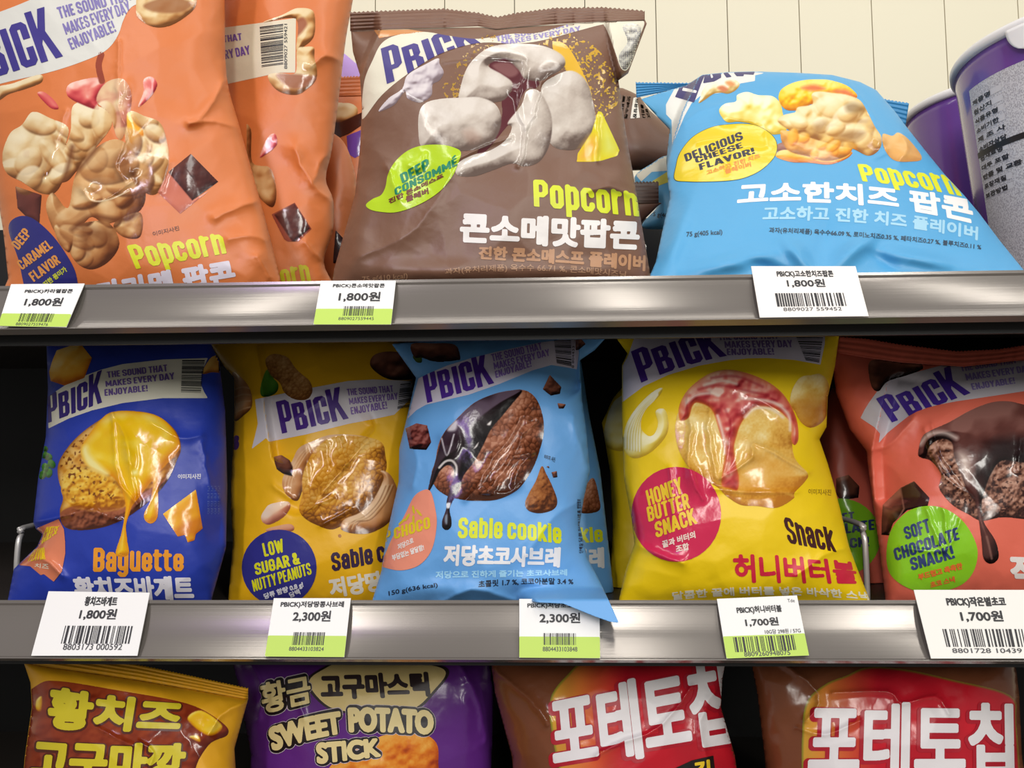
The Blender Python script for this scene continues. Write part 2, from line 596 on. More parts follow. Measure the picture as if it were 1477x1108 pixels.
# condensed display lettering drawn as strokes: width between the outer strokes, then the strokes
_O = [(0, .14), (0, .86), (.25, 1), (.75, 1), (1, .86), (1, .14), (.75, 0), (.25, 0), (0, .14)]
_S = [(1, .78), (1, .88), (.75, 1), (.25, 1), (0, .88), (0, .68), (.15, .57), (.85, .43), (1, .32), (1, .12), (.75, 0), (.25, 0), (0, .12), (0, .22)]
_o = [(a, b * .8) for a, b in _O]
DISPLAY = {
    'A': (.32, [[(-.1, -.1), (.42, 1), (.58, 1), (1.1, -.1)], [(.2, .2), (.8, .2)]]),
    'B': (.29, [[(0, 0), (0, 1), (.7, 1), (1, .88), (1, .64), (.75, .52), (0, .52)], [(.75, .52), (1, .4), (1, .12), (.7, 0), (0, 0)]]),
    'C': (.3, [[(1, .72), (1, .86), (.75, 1), (.25, 1), (0, .86), (0, .14), (.25, 0), (.75, 0), (1, .14), (1, .28)]]),
    'D': (.29, [[(0, 0), (0, 1), (.65, 1), (1, .86), (1, .14), (.65, 0), (0, 0)]]),
    'E': (.21, [[(1, 1), (0, 1), (0, 0), (1, 0)], [(0, .5), (.85, .5)]]),
    'F': (.21, [[(1, 1), (0, 1), (0, -.1)], [(0, .5), (.85, .5)]]),
    'G': (.29, [[(1, .68), (1, .86), (.75, 1), (.25, 1), (0, .86), (0, .14), (.25, 0), (.75, 0), (1, .14), (1, .46), (.62, .46)]]),
    'H': (.29, [[(0, -.1), (0, 1.1)], [(1, -.1), (1, 1.1)], [(0, .5), (1, .5)]]),
    'I': (0, [[(0, -.1), (0, 1.1)]]),
    'J': (.24, [[(1, 1.1), (1, .14), (.75, 0), (.25, 0), (0, .14), (0, .3)]]),
    'K': (.3, [[(0, -.1), (0, 1.1)], [(1.1, 1.1), (.1, .42)], [(.32, .6), (1.12, -.1)]]),
    'L': (.2, [[(0, 1.1), (0, 0), (1, 0)]]),
    'M': (.46, [[(0, -.1), (0, 1), (.5, .2), (1, 1), (1, -.1)]]),
    'N': (.3, [[(0, -.1), (0, 1), (1, 0), (1, 1.1)]]),
    'O': (.29, [_O]),
    'P': (.29, [[(0, -.1), (0, 1), (.7, 1), (1, .88), (1, .56), (.7, .44), (0, .44)]]),
    'R': (.29, [[(0, -.1), (0, 1), (.7, 1), (1, .88), (1, .6), (.7, .48), (0, .48)], [(.55, .48), (1.08, -.1)]]),
    'S': (.3, [_S]),
    'T': (.28, [[(0, 1), (1, 1)], [(.5, 1), (.5, -.1)]]),
    'U': (.29, [[(0, 1.1), (0, .14), (.25, 0), (.75, 0), (1, .14), (1, 1.1)]]),
    'V': (.32, [[(-.08, 1.1), (.5, 0), (1.08, 1.1)]]),
    'W': (.5, [[(-.04, 1.1), (.24, 0), (.5, .9), (.76, 0), (1.04, 1.1)]]),
    'Y': (.32, [[(-.08, 1.1), (.5, .42), (1.08, 1.1)], [(.5, .42), (.5, -.1)]]),
    '!': (0, [[(0, 1.1), (0, .42)], [(0, .06), (0, -.1)]]),
    '&': (.32, [[(1.1, -.1), (.15, .8), (.25, 1), (.6, 1), (.72, .84), (.6, .66), (0, .34), (0, .12), (.25, 0), (.6, 0), (1.05, .4)]]),
    'É': (.21, [[(1, 1), (0, 1), (0, 0), (1, 0)], [(0, .5), (.85, .5)], [(.3, 1.3), (.9, 1.46)]]),
    'a': (.25, [[(0, .58), (0, .68), (.25, .8), (.75, .8), (1, .68), (1, -.1)], [(1, .46), (.25, .42), (0, .32), (0, .12), (.25, 0), (.7, 0), (1, .14)]]),
    'b': (.26, [[(0, 1.1), (0, 0)], [(0, .68), (.3, .8), (.75, .8), (1, .68), (1, .12), (.75, 0), (.25, 0), (0, .12)]]),
    'c': (.26, [[(1, .6), (1, .68), (.75, .8), (.25, .8), (0, .68), (0, .12), (.25, 0), (.75, 0), (1, .12), (1, .2)]]),
    'e': (.25, [[(0, .4), (1, .4), (1, .68), (.75, .8), (.25, .8), (0, .68), (0, .12), (.25, 0), (.75, 0), (1, .12), (1, .2)]]),
    'g': (.26, [[(1, .9), (1, -.16), (.75, -.28), (.25, -.28), (0, -.2)], [(1, .68), (.75, .8), (.25, .8), (0, .68), (0, .18), (.25, .06), (.75, .06), (1, .18)]]),
    'i': (0, [[(0, -.1), (0, .86)], [(0, 1.04), (0, 1.1)]]),
    'k': (.26, [[(0, -.1), (0, 1.1)], [(1.1, .9), (.1, .34)], [(.32, .48), (1.12, -.1)]]),
    'l': (0, [[(0, -.1), (0, 1.1)]]),
    'm': (.52, [[(0, -.1), (0, .88)], [(0, .68), (.12, .8), (.38, .8), (.5, .68), (.5, -.1)], [(.5, .68), (.62, .8), (.88, .8), (1, .68), (1, -.1)]]),
    'n': (.26, [[(0, -.1), (0, .88)], [(0, .66), (.3, .8), (.75, .8), (1, .68), (1, -.1)]]),
    'o': (.26, [_o]),
    'p': (.26, [[(0, -.42), (0, .88)], [(0, .68), (.3, .8), (.75, .8), (1, .68), (1, .12), (.75, 0), (.25, 0), (0, .12)]]),
    'r': (.17, [[(0, -.1), (0, .88)], [(0, .56), (.35, .8), (1, .8)]]),
    't': (.17, [[(.2, 1.04), (.2, .14), (.5, 0), (1, 0)], [(-.2, .8), (1, .8)]]),
    'u': (.26, [[(0, .9), (0, .12), (.25, 0), (.7, 0), (1, .14)], [(1, .9), (1, -.1)]]),
}


def disp_field(s, wpx, hpx, boldpx, c, mode, t=None, gap=0.055):
    t = t or (0.165 if boldpx < 0.055 * hpx else 0.178)
    x, place = 0.0, []
    for ch in s:
        if ch == ' ':
            x += 0.17
            continue
        w_, st = DISPLAY[ch]
        place.append((x + t / 2, w_, st))
        x += w_ + t + gap
    tot = x - gap
    sx, sy = wpx / tot, hpx
    padx, pady = int(4), int(0.5 * hpx / c) + 3
    nx, ny = int(wpx / c) + 2 * padx, int(hpx / c) + 2 * pady
    xs = (np.arange(nx) - padx) * c
    ys = ((np.arange(ny) - pady) * c)[::-1]
    U, Vv = np.meshgrid(xs / wpx, ys / hpx)
    f = np.full(U.shape, -1.0)
    tv = t * min(1.0, max(sx / sy, 0.6))                    # thickness of the level strokes, in heights
    for ox, w_, st in place:
        a = max(int((ox - t) * sx / c) + padx - 2, 0)
        b = min(int((ox + w_ + t) * sx / c) + padx + 3, nx)
        if b <= a:
            continue
        X = U[:, a:b] * wpx / sx
        Y_ = Vv[:, a:b]
        # metric in which a stroke is t wide across and tv high
        best = np.full(X.shape, 9.0)
        for L in st:
            Q = np.array([((ox + p * w_) / t, (tv / 2 + q * (1 - tv)) / tv) for p, q in L])
            best = np.minimum(best, segdist(X / t, Y_ / tv, Q))
        d = (0.5 - best) * t * sx * 0.25
        if not any(q > 1.2 for L in st for _, q in L):
            d = np.minimum(d, (1.0 - Y_) * sy * 0.25)
        low = -0.26 if any(q < -.2 for L in st for _, q in L) else 0.0
        d = np.minimum(d, (Y_ - low) * sy * 0.25)
        f[:, a:b] = np.maximum(f[:, a:b], d)
    return f, U, Vv


def q4(bl, br, h, h2=None, slant=0.0):
    """bl, br, tr, tl for a line of lettering of height h standing square on its base"""
    bl, br = np.asarray(bl, float), np.asarray(br, float)
    d = br - bl
    d = d / np.linalg.norm(d)
    up = np.array([d[1], -d[0]])
    h2 = h if h2 is None else h2
    return [bl, br, br + up * h2 + d * slant * h2, bl + up * h + d * slant * h]


# ------------------------------------------------------------------ bags
class Bag(Surface):
    def __init__(self, label, outline, color, Y0, ybot, bulge=0.04, lean=0.01, skew=0.0, smooth=True, ridges=(), dents=(), steps=(), seed=0, crumple=1.0,
                 name='snack_bag', group=None, category='snack bag', back=None, film=None, g=2.0, zf=None, zc=None, drape=None):
        self.g = g
        P = np.asarray(outline, float)
        P = spline(P, n=4) if smooth else P
        self.P = P
        x0, y0 = P.min(0) - 10
        x1, y1 = P.max(0) + 10
        self.setgrid(x0, y0, x1, y1)
        X, Yp = self.PX, self.PY
        self.S = S = sdf(X, Yp, P)
        cx = P[:, 0].mean()
        base = Y0 + lean * (ybot - Yp) / 100 + skew * (X - cx) / 100
        H = self._pillow(S)
        rnd = random.Random(seed)
        s0 = 100 + seed * 7
        det = 0.0011 * (fbm(X / 70, Yp / 70, s0, 2) - 0.5) * 2
        f1, f2 = worley(X / 75 + 0.3 * fbm(X / 40, Yp / 40, s0 + 5), Yp / 75, s0 + 3)
        det = det + 0.0042 * crumple * (f1 - 0.5) * (0.35 + 0.65 * fbm(X / 120, Yp / 120, s0 + 9, 2))
        f1, f2 = worley(X / 34, Yp / 34 + 0.3 * fbm(X / 30, Yp / 30, s0 + 8), s0 + 13)
        edge = np.exp(-np.clip(S, 0, None) / 28)
        det = det + 0.0022 * crumple * (f1 - 0.5) * (0.12 + 0.9 * edge)
        for pts, amp, wd in ridges:
            amp = amp * 1.25
            d = segdist(X + 3.0 * (fbm(X / 14, Yp / 14, s0 + 21) - 0.5) * 2, Yp, spline(pts, False, 3) if len(pts) > 2 else np.asarray(pts, float))
            det = det + amp * (np.exp(-np.sqrt(d * d + 0.6) / wd))
        for (dx, dy, rx, ry, rot, amp) in dents:
            c, s = math.cos(math.radians(rot)), math.sin(math.radians(rot))
            u = ((X - dx) * c + (Yp - dy) * s) / rx
            v = (-(X - dx) * s + (Yp - dy) * c) / ry
            det = det + amp * np.exp(-(u * u + v * v))
        E = np.sqrt(np.clip(S / 9, 0, 1))
        Yf = base - bulge * H - det * E
        # folds: the film on the right of a directed polyline steps back by amp over a width
        for pts, amp, wd, reach in steps:
            pts = np.asarray(pts, float)
            d = segdist(X, Yp, pts)
            a, b = pts[0], pts[-1]
            side = np.zeros(X.shape)
            best = np.full(X.shape, 1e9)
            for k in range(len(pts) - 1):
                p, q = pts[k], pts[k + 1]
                u = q - p
                t = np.clip(((X - p[0]) * u[0] + (Yp - p[1]) * u[1]) / (u @ u), 0, 1)
                dd = np.hypot(X - p[0] - t * u[0], Yp - p[1] - t * u[1])
                cr = u[0] * (Yp - p[1]) - u[1] * (X - p[0])
                m = dd < best
                best[m] = dd[m]
                side[m] = np.sign(cr)[m]
            sd = side * d
            ua, ub = pts[1] - pts[0], pts[-1] - pts[-2]
            ua, ub = ua / np.linalg.norm(ua), ub / np.linalg.norm(ub)
            over = np.maximum(np.maximum(-((X - a[0]) * ua[0] + (Yp - a[1]) * ua[1]), (X - b[0]) * ub[0] + (Yp - b[1]) * ub[1]), 0)
            fade = np.where(over > 0, np.exp(-(over / 16) ** 2), 1) * np.clip(1 - over / 40, 0, 1)
            fade = fade * np.where(over > 0, np.clip(d / (over + 1e-6) - 1, 0, 1), 1)
            Yf = Yf + amp * fade * np.clip(sd / wd, 0, 1) ** 0.7 * np.exp(-(np.clip(d - wd, 0, None) / reach) ** 2)
        if drape:                                           # a corner lying over the front of the rail
            x0_, x1_, y0_, y1_ = drape
            sm = lambda t: np.clip(t, 0, 1) ** 2 * (3 - 2 * np.clip(t, 0, 1))
            wt = sm((X - x0_) / (x1_ - x0_)) * sm((Yp - y0_) / (y1_ - y0_))
            Yf = Yf * (1 - wt) + (-0.002 - (Yp - 866) * 0.00028) * wt
            base = base * (1 - wt) + (0.0 - (Yp - 866) * 0.00028) * wt
            H = H * (1 - wt)
        self.Y = Yf
        # a bag rests on its shelf and stays under the one above
        row = 0 if P[:, 1].mean() < 440 else (1 if P[:, 1].mean() < 900 else 2)
        self.zf = (BOARD[row] + 0.0006) if zf is None else zf
        self.zc = (9.0, BOARD[0] - 0.0045, BOARD[1] - 0.0045)[row] if zc is None else zc
        self.finish()
        # the root stands under the bag's middle, on what carries it
        yb = P[:, 1].max()
        r0 = world(cx, yb, Y0)
        r0[2] = max(r0[2], self.zf)
        self.root = empty(name, r0)
        tag(self.root, label, category, group)
        X_, Y_, polys, onedge = march(np.where(np.abs(S) < 1e-6, 1e-6, S))
        px, py = bil(X, X_, Y_), bil(Yp, X_, Y_)
        Vf = world(px, py, bil(Yf, X_, Y_))
        Yb = base + (bulge if back is None else back) * H + 0.0004
        Vb = world(px, py, np.maximum(bil(Yb, X_, Y_), bil(Yf, X_, Y_) + 0.0004 * (~onedge)))
        n = len(px)
        bi = np.arange(n) + n
        bi[onedge] = np.arange(n)[onedge]
        V = self.settle(np.concatenate([Vf, Vb]))
        used = np.unique(np.concatenate([np.arange(n), bi]))
        remap = np.full(2 * n, -1)
        remap[used] = np.arange(len(used))
        pl = list(polys) + [remap[bi][p[:, ::-1]] for p in polys]
        self.color = color
        self.film = mat(color, **(film or FILM))
        self.pouch = build('pouch', V[used], pl, self.film, self.root)
        self.base = lambda x, y: Y0 + lean * (ybot - y) / 100 + skew * (x - cx) / 100

    def settle(self, V):
        V = np.array(V)
        back = V[..., 1] > 0.012
        V[..., 2] = np.where(back, np.clip(V[..., 2], self.zf, self.zc), V[..., 2])
        return V

    @staticmethod
    def _pillow(S):
        lev = [S[::4, ::4], S[::2, ::2], S]
        h = None
        for k, s in enumerate(lev):
            st = (4, 2, 1)[k]
            m = s > 0
            if h is None:
                h = np.zeros(s.shape)
            else:
                n, q = s.shape
                yy, xx = np.meshgrid(np.arange(n) / 2.0, np.arange(q) / 2.0, indexing='ij')
                h = bil(h, xx, yy)
            h = h * m
            for _ in range((700, 160, 60)[k]):
                p = np.pad(h, 1)
                h = (0.25 * (p[2:, 1:-1] + p[:-2, 1:-1] + p[1:-1, 2:] + p[1:-1, :-2]) + st * st) * m
        return np.sqrt(h / h.max())

    def seal(self, bottom, top, color=None, teeth=3.2, rows=5, amp=0.0005, Y=None, name='top_seal', crimp=5.0):
        """a crimped, pinked strip between two polylines of positions"""
        nb = 220
        def along(P):
            P = np.asarray(P, float)
            L = np.concatenate([[0], np.cumsum(np.hypot(*np.diff(P, axis=0).T))])
            t = np.linspace(0, L[-1], nb)
            return np.stack([np.interp(t, L, P[:, 0]), np.interp(t, L, P[:, 1])], 1)
        B, T = along(bottom), along(top)
        Lt = np.hypot(*np.diff(T, axis=0).T).sum()
        nt = 26
        tt = np.linspace(0, 1, nt)
        G = B[:, None, :] * (1 - tt)[None, :, None] + T[:, None, :] * tt[None, :, None]
        z = np.abs(((np.linspace(0, Lt / (2 * teeth), nb)) % 1) - 0.5) * 2
        up = (T - B) / (np.linalg.norm(T - B, axis=1, keepdims=True) + 1e-9)
        G[:, -1, :] += up * (z * teeth * 0.9)[:, None]
        Yb = self.base(G[..., 0], G[..., 1]) if Y is None else np.full(G.shape[:2], Y)
        if Y is None:
            Yb = self.at(B[:, 0], B[:, 1] + 1.5)[:, None] * (1 - tt) + Yb * tt
        Yb = Yb + amp * np.sin(tt * rows * 2 * math.pi)[None, :] + 0.0012 * (fbm(G[..., 0] / 40, G[..., 1] * 0, 5) - 0.5)
        Vf = world(G[..., 0], G[..., 1], Yb).reshape(-1, 3)
        Vb = world(G[..., 0], G[..., 1], Yb + 0.0005).reshape(-1, 3)
        i = (np.arange(nb - 1)[:, None] * nt + np.arange(nt - 1)[None, :]).ravel()
        q = np.stack([i, i + nt, i + nt + 1, i + 1], 1)
        n = len(Vf)
        rim = np.concatenate([np.arange(nb) * nt, (nb - 1) * nt + np.arange(1, nt), (np.arange(nb - 1)[::-1]) * nt + nt - 1, np.arange(1, nt - 1)[::-1]])
        r2 = np.roll(rim, -1)
        side = np.stack([rim, r2, r2 + n, rim + n], 1)
        return build(name, np.concatenate([Vf, Vb]), [q, q[:, ::-1] + n, side[:, ::-1]], mat(color, **FILM) if color else self.film, self.root)

    # ---- printing shared by several bags
    def banner(self, pts, color=(222, 219, 208), smooth=True, **k):
        self.ban = self.shape('brand_banner', pts, color, 1, smooth=smooth, **k)
        self.banP = spline(pts) if smooth else np.asarray(pts, float)
        return self.ban

    def logo(self, quad, color=(60, 45, 130), bend=(0, 0), clip=True, s='PBICK'):
        return self.text('brand_lettering', s, quad, color, 0, bend=bend, layer=3, parent=self.ban, clip=self.banP if clip else None, field=logo_field, cell=0.8)

    def slogan(self, lines, color=(125, 105, 175), bold=0.05):
        for s, q in lines:
            self.text('slogan_lettering', s, q, color, bold, layer=3, parent=self.ban, clip=self.banP)


class Plane(Surface):
    """a flat card: a plane through a point with a normal"""
    def __init__(self, point, normal, box, S=None):
        self.g = 8.0
        self.setgrid(*box)
        p, n = np.asarray(point, float), np.asarray(normal, float)
        d = world(self.PX, self.PY, 0.5) - CAM
        t = ((p - CAM) @ n) / (d @ n)
        self.Y = (CAM + d * t[..., None])[..., 1]
        self.S = None
        self.finish()


# ------------------------------------------------------------------ printed food pictures
class Canvas:
    """inks laid over one another on a lattice of positions; what has coverage becomes the printed piece"""
    def __init__(self, x0, y0, x1, y1, cell=1.0):
        self.X, self.Y = np.meshgrid(np.arange(x0, x1, cell), np.arange(y0, y1, cell))
        self.A = np.zeros(self.X.shape)
        self.C = np.zeros(self.X.shape + (3,))
        self.cell = cell

    def put(self, a, colour):
        a = np.clip(a, 0, 1)
        colour = np.broadcast_to(np.asarray(colour, float), self.C.shape)
        self.C = np.where(self.A[..., None] > 0, self.C * (1 - a[..., None]) + colour * a[..., None], colour)
        self.A = np.maximum(self.A, a)

    def tint(self, a, colour):
        """colours only what is already printed"""
        a = (np.clip(a, 0, 1) * (self.A > 0))[..., None]
        self.C = self.C * (1 - a) + np.asarray(colour, float) * a

    def mask(self, P, smooth=True, soft=0.7):
        P = spline(P) if smooth else np.asarray(P, float)
        return np.clip(sdf(self.X, self.Y, P) / (2 * soft) + 0.5, 0, 1)

    def fill(self, P, colour, smooth=True, alpha=1.0, soft=0.7):
        self.put(self.mask(P, smooth, soft) * alpha, colour)

    def paint(self, P, colour, smooth=True, alpha=1.0, soft=2.0):
        self.tint(self.mask(P, smooth, soft) * alpha, colour)

    def line(self, P, colour, wd=2.0, alpha=1.0, smooth=True, soft=0.8, over=True):
        P = spline(P, False) if smooth and len(P) > 2 else np.asarray(P, float)
        a = np.clip((wd / 2 - segdist(self.X, self.Y, P)) / (2 * soft) + 0.5, 0, 1) * alpha
        (self.tint if over else self.put)(a, colour)

    def lump(self, P, ramp, smooth=True, dome=22.0, rough=0.3, scale=16.0, seed=0, light=(-0.35, -0.75, 0.55), cracks=0.0, cscale=12.0, soft=0.7, edge=None, grain=0.0, alpha=1.0):
        """a picture of a rounded lump of food: its ramp runs from its dark to its bright tone"""
        Pp = spline(P) if smooth else np.asarray(P, float)
        d = sdf(self.X, self.Y, Pp)
        a = np.clip(d / (2 * soft) + 0.5, 0, 1) * alpha
        t = np.clip(d / dome, 0, 1)
        rough = rough * 0.62
        h = dome * np.sqrt(np.clip(1 - (1 - t) ** 2, 0, 1)) + dome * rough * (fbm(self.X / scale, self.Y / scale, seed, 2) - 0.5) * 2 + dome * rough * 0.06 * (vnoise(self.X / 4, self.Y / 4, seed + 8) - 0.5)
        ck = 0
        if cracks:
            f1, f2 = worley(self.X / cscale + 0.4 * fbm(self.X / 7, self.Y / 7, seed), self.Y / cscale + 0.4 * fbm(self.X / 7, self.Y / 7, seed + 3), seed)
            ck = np.clip(1 - (f2 - f1) / 0.22, 0, 1) * cracks
            h = h + (f2 - f1) * cscale * 0.5 * cracks
        h = np.where(d > -4, h, 0)
        k = max(1, int(round(1.5 / self.cell)))
        for _ in range(k):
            p = np.pad(h, 1, mode='edge')
            h = (p[2:, 1:-1] + p[:-2, 1:-1] + p[1:-1, 2:] + p[1:-1, :-2] + 2 * h) / 6
        gy, gx = np.gradient(h, self.cell)
        L = np.asarray(light, float)
        L = L / np.linalg.norm(L)
        s = (-gx * L[0] - gy * L[1] + L[2]) / np.sqrt(gx * gx + gy * gy + 1)
        s = np.clip(0.5 + 0.5 * s, 0, 1) - ck * 0.45
        s = s + 0.34 * (fbm(self.X / 22, self.Y / 22, seed + 60, 2) - 0.5)
        if grain:
            s = s + grain * (vnoise(self.X / 2.2, self.Y / 2.2, seed + 40) - 0.5)
        xs = np.linspace(0, 1, len(ramp))
        R = np.asarray(ramp, float)
        s = np.clip((s - 0.3) / 0.7, 0, 1)
        c = np.stack([np.interp(s, xs, R[:, q]) for q in range(3)], -1)
        if edge is not None:
            e = np.exp(-np.clip(d, 0, None) / edge[1])[..., None] * 0.8
            c = c * (1 - e) + np.asarray(edge[0], float) * e
        self.put(a, c)
        return a

    def petals(self, P, ramp, n, size, seed, smooth=True, **k):
        """puffed lobes scattered over a lump"""
        Pp = spline(P) if smooth else np.asarray(P, float)
        rnd = random.Random(seed)
        lo, hi = Pp.min(0), Pp.max(0)
        got = 0
        keep = self.A.copy()
        inside = sdf(self.X, self.Y, Pp) > size * 0.25
        ok = np.argwhere(inside)
        for _ in range(n):
            i, j = ok[rnd.randrange(len(ok))]
            r = size * rnd.uniform(.6, 1.2)
            sub = Canvas.__new__(Canvas)
            q = int(r * 1.8 / self.cell) + 3
            ys, xs = slice(max(i - q, 0), i + q), slice(max(j - q, 0), j + q)
            sub.X, sub.Y, sub.A, sub.C, sub.cell = self.X[ys, xs], self.Y[ys, xs], self.A[ys, xs].copy(), self.C[ys, xs].copy(), self.cell
            if min(sub.X.shape) < 4:
                continue
            sub.lump(ell(self.X[i, j], self.Y[i, j], r * rnd.uniform(.8, 1.4), r * rnd.uniform(.55, .9), rnd.uniform(0, 180), 14), ramp, dome=r * .8, rough=.25, scale=r, seed=seed + _, soft=1.6, alpha=rnd.uniform(.55, .9), **k)
            a = np.minimum(sub.A, keep[ys, xs])
            self.C[ys, xs] = np.where((keep[ys, xs] > 0.5)[..., None], sub.C, self.C[ys, xs])

    def specks(self, P, colour, scale=3.0, thresh=0.7, seed=0, over=True, smooth=True, soft=6.0):
        m = self.mask(P, smooth, soft)
        n = fbm(self.X / scale, self.Y / scale, seed, 2)
        (self.tint if over else self.put)(m * np.clip((n - thresh) / 0.06, 0, 1), colour)


POPCORN = [(110, 66, 30), (172, 118, 66), (208, 168, 112), (228, 204, 156), (240, 226, 190)]
CARAMEL = [(80, 40, 20), (134, 78, 40), (176, 120, 70), (204, 156, 102), (228, 196, 146)]
PALE = [(100, 84, 76), (160, 147, 136), (190, 178, 166), (206, 196, 184), (222, 214, 204)]
CHOC = [(24, 14, 14), (52, 30, 26), (84, 48, 38), (120, 72, 56), (168, 112, 90)]
DARKCHOC = [(16, 10, 12), (30, 20, 22), (46, 32, 36), (66, 48, 54), (110, 88, 96)]
COOKIE = [(70, 36, 22), (110, 60, 38), (142, 84, 58), (168, 108, 80), (196, 140, 112)]
BISCUIT = [(112, 62, 14), (168, 104, 26), (204, 138, 38), (222, 162, 62), (238, 192, 104)]
CRUST = [(104, 56, 18), (156, 94, 32), (194, 128, 44), (216, 156, 62), (234, 190, 104)]
CHEESE = [(176, 96, 10), (214, 142, 14), (232, 176, 22), (242, 198, 42), (250, 226, 120)]
CHEDDAR = [(190, 100, 16), (224, 140, 30), (238, 166, 46), (246, 186, 70), (252, 214, 130)]
BUTTER = [(196, 160, 40), (226, 200, 84), (240, 222, 130), (248, 238, 176), (253, 248, 214)]
SYRUP = [(140, 36, 44), (186, 60, 66), (212, 92, 90), (228, 130, 116), (246, 206, 190)]
SNACK = [(176, 110, 30), (212, 156, 60), (230, 184, 88), (238, 204, 118), (246, 224, 158)]
PEANUTCREAM = [(100, 56, 26), (150, 92, 48), (186, 124, 72), (206, 150, 100), (232, 194, 156)]


# ================================================================== the place
tag(build('floor', [(-3, -3, 0), (3, -3, 0), (3, 1.2, 0), (-3, 1.2, 0)], [np.array([[0, 1, 2, 3]])], mat((150, 146, 140), rough=0.35), smooth=False), kind='structure')


def box(x0, x1, y0, y1, z0, z1):
    V = [(x, y, z) for z in (z0, z1) for y in (y0, y1) for x in (x0, x1)]
    Q = [(0, 2, 3, 1), (4, 5, 7, 6), (0, 1, 5, 4), (2, 6, 7, 3), (0, 4, 6, 2), (1, 3, 7, 5)]
    return np.array(V, float), np.array(Q)


def boxes(name, items, material, parent=None, smooth=False):
    V, Q, n = [], [], 0
    for it in items:
        v, q = box(*it)
        V.append(v)
        Q.append(q + n)
        n += 8
    return build(name, np.concatenate(V), [np.concatenate(Q)], material, parent, smooth=smooth)


# cream panelled wall behind the shelving: flush boards with a shadow gap between them
WALLY = 0.62
pitch = 0.1063
x_first = world(742, 0, WALLY)[0] - 30 * pitch
boxes('wall_back', [(x_first + k * pitch + 0.0007, x_first + (k + 1) * pitch - 0.0007, WALLY, WALLY + 0.02, 0.0, 2.9) for k in range(60)],
      mat((232, 226, 202), rough=0.55))['kind'] = 'structure'
tag(boxes('wall_core', [(x_first, x_first + 60 * pitch, WALLY + 0.004, WALLY + 0.03, 0.0, 2.9)], mat((120, 116, 100), rough=0.7)), kind='structure')

# ---------------- shelving unit: dark back panel, three shelves with tilted ticket rails
XA, XB = -1.1, 1.1
RAILZ = [1.25 + 0.0915, 1.25 - 0.1205]       # middle heights of the two ticket rails in view
BOARD = [1.25 + 0.101, 1.25 - 0.125, 1.25 - 0.36]
STEEL = mat((62, 56, 52), rough=0.45)
DARK = mat((11, 10, 10), rough=0.5)
bp = empty('shelving_back', (0, 0.5, 0.0))
tag(bp, 'dark metal back of the shelving unit behind the bags', 'shelving')
boxes('back_panel', [(XA, XB, 0.47, 0.49, 0.12, 1.532)], DARK, bp)
boxes('base', [(XA, XB, 0.0, 0.49, 0.0, 0.12)], DARK, bp)
boxes('upright', [(XA - 0.04, XA, 0.43, 0.50, 0.0, BOARD[0])], STEEL, bp)
boxes('upright', [(XB, XB + 0.04, 0.43, 0.50, 0.0, BOARD[0])], STEEL, bp)

T30 = math.radians(29)
UPV = np.array([0.0, math.sin(T30), math.cos(T30)])        # up along the face of a ticket rail
OUT = np.array([0.0, -math.cos(T30), math.sin(T30)])       # out of its face
RAILMAT = bpy.data.materials.new('brushed_rail')
RAILMAT.use_nodes = True
_nt = RAILMAT.node_tree
_p = _nt.nodes['Principled BSDF']
_p.inputs['Base Color'].default_value = (*lin((132, 126, 121)), 1)
_p.inputs['Roughness'].default_value = 0.2
_p.inputs['Metallic'].default_value = 0.45
_tc = _nt.nodes.new('ShaderNodeTexCoord')
_mp = _nt.nodes.new('ShaderNodeMapping')
_mp.inputs['Scale'].default_value = (3, 900, 900)
_no = _nt.nodes.new('ShaderNodeTexNoise')
_no.inputs['Scale'].default_value = 1.0
_bu = _nt.nodes.new('ShaderNodeBump')
_bu.inputs['Strength'].default_value = 0.06
_bu.inputs['Distance'].default_value = 0.001
_nt.links.new(_tc.outputs['Object'], _mp.inputs['Vector'])
_nt.links.new(_mp.outputs['Vector'], _no.inputs['Vector'])
_nt.links.new(_no.outputs['Fac'], _bu.inputs['Height'])
_nt.links.new(_bu.outputs['Normal'], _p.inputs['Normal'])


def extrude(name, prof, material, parent, x0=XA, x1=XB, n=24):
    """closed (y,z) profile run along x"""
    prof = np.asarray(prof, float)
    m = len(prof)
    xs = np.linspace(x0, x1, n)
    V = np.array([(x, y, z) for x in xs for y, z in prof])
    i = (np.arange(n - 1)[:, None] * m + np.arange(m)[None, :]).ravel()
    j = (np.arange(n - 1)[:, None] * m + ((np.arange(m) + 1) % m)[None, :]).ravel()
    Q = np.stack([i, i + m, j + m, j], 1)
    cap0 = np.arange(m)[None, ::1]
    cap1 = (np.arange(m) + (n - 1) * m)[None, ::-1]
    return build(name, V, [Q, cap0, cap1], material, parent, smooth=False)


def rail_profile(zc):
    pts = []
    H = 0.0188
    for t in np.linspace(-1, 1, 41):                      # hollow face between an upper and a lower lip
        s = 0.0032 * (t * t - 1.0) + (0.0012 if abs(t) > 0.9 else 0)
        v = np.array([0, 0, zc]) + UPV * H * t + OUT * s
        pts.append((v[1], v[2]))
    for t in (1.0, -1.0):
        v = np.array([0, 0, zc]) + UPV * H * t - OUT * 0.005
        pts.append((v[1], v[2]))
    return pts


for k in range(3):
    zb = BOARD[k]
    sh = empty('shelf', (0, 0.235, zb))
    tag(sh, ('top shelf carrying the popcorn bags and purple tubs', 'middle shelf carrying the biscuit and snack bags', 'lowest shelf carrying the potato bags')[k], 'shelf', 'shelves of the snack unit')
    boxes('shelf_board', [(XA, XB, 0.012, 0.47, zb - 0.003, zb)], STEEL, sh)
    zc = RAILZ[k] if k < 2 else zb - 0.0115
    boxes('front_lip', [(XA, XB, 0.008, 0.012, zc - 0.0245, zb)], DARK, sh)
    extrude('ticket_rail', rail_profile(zc), RAILMAT, sh)

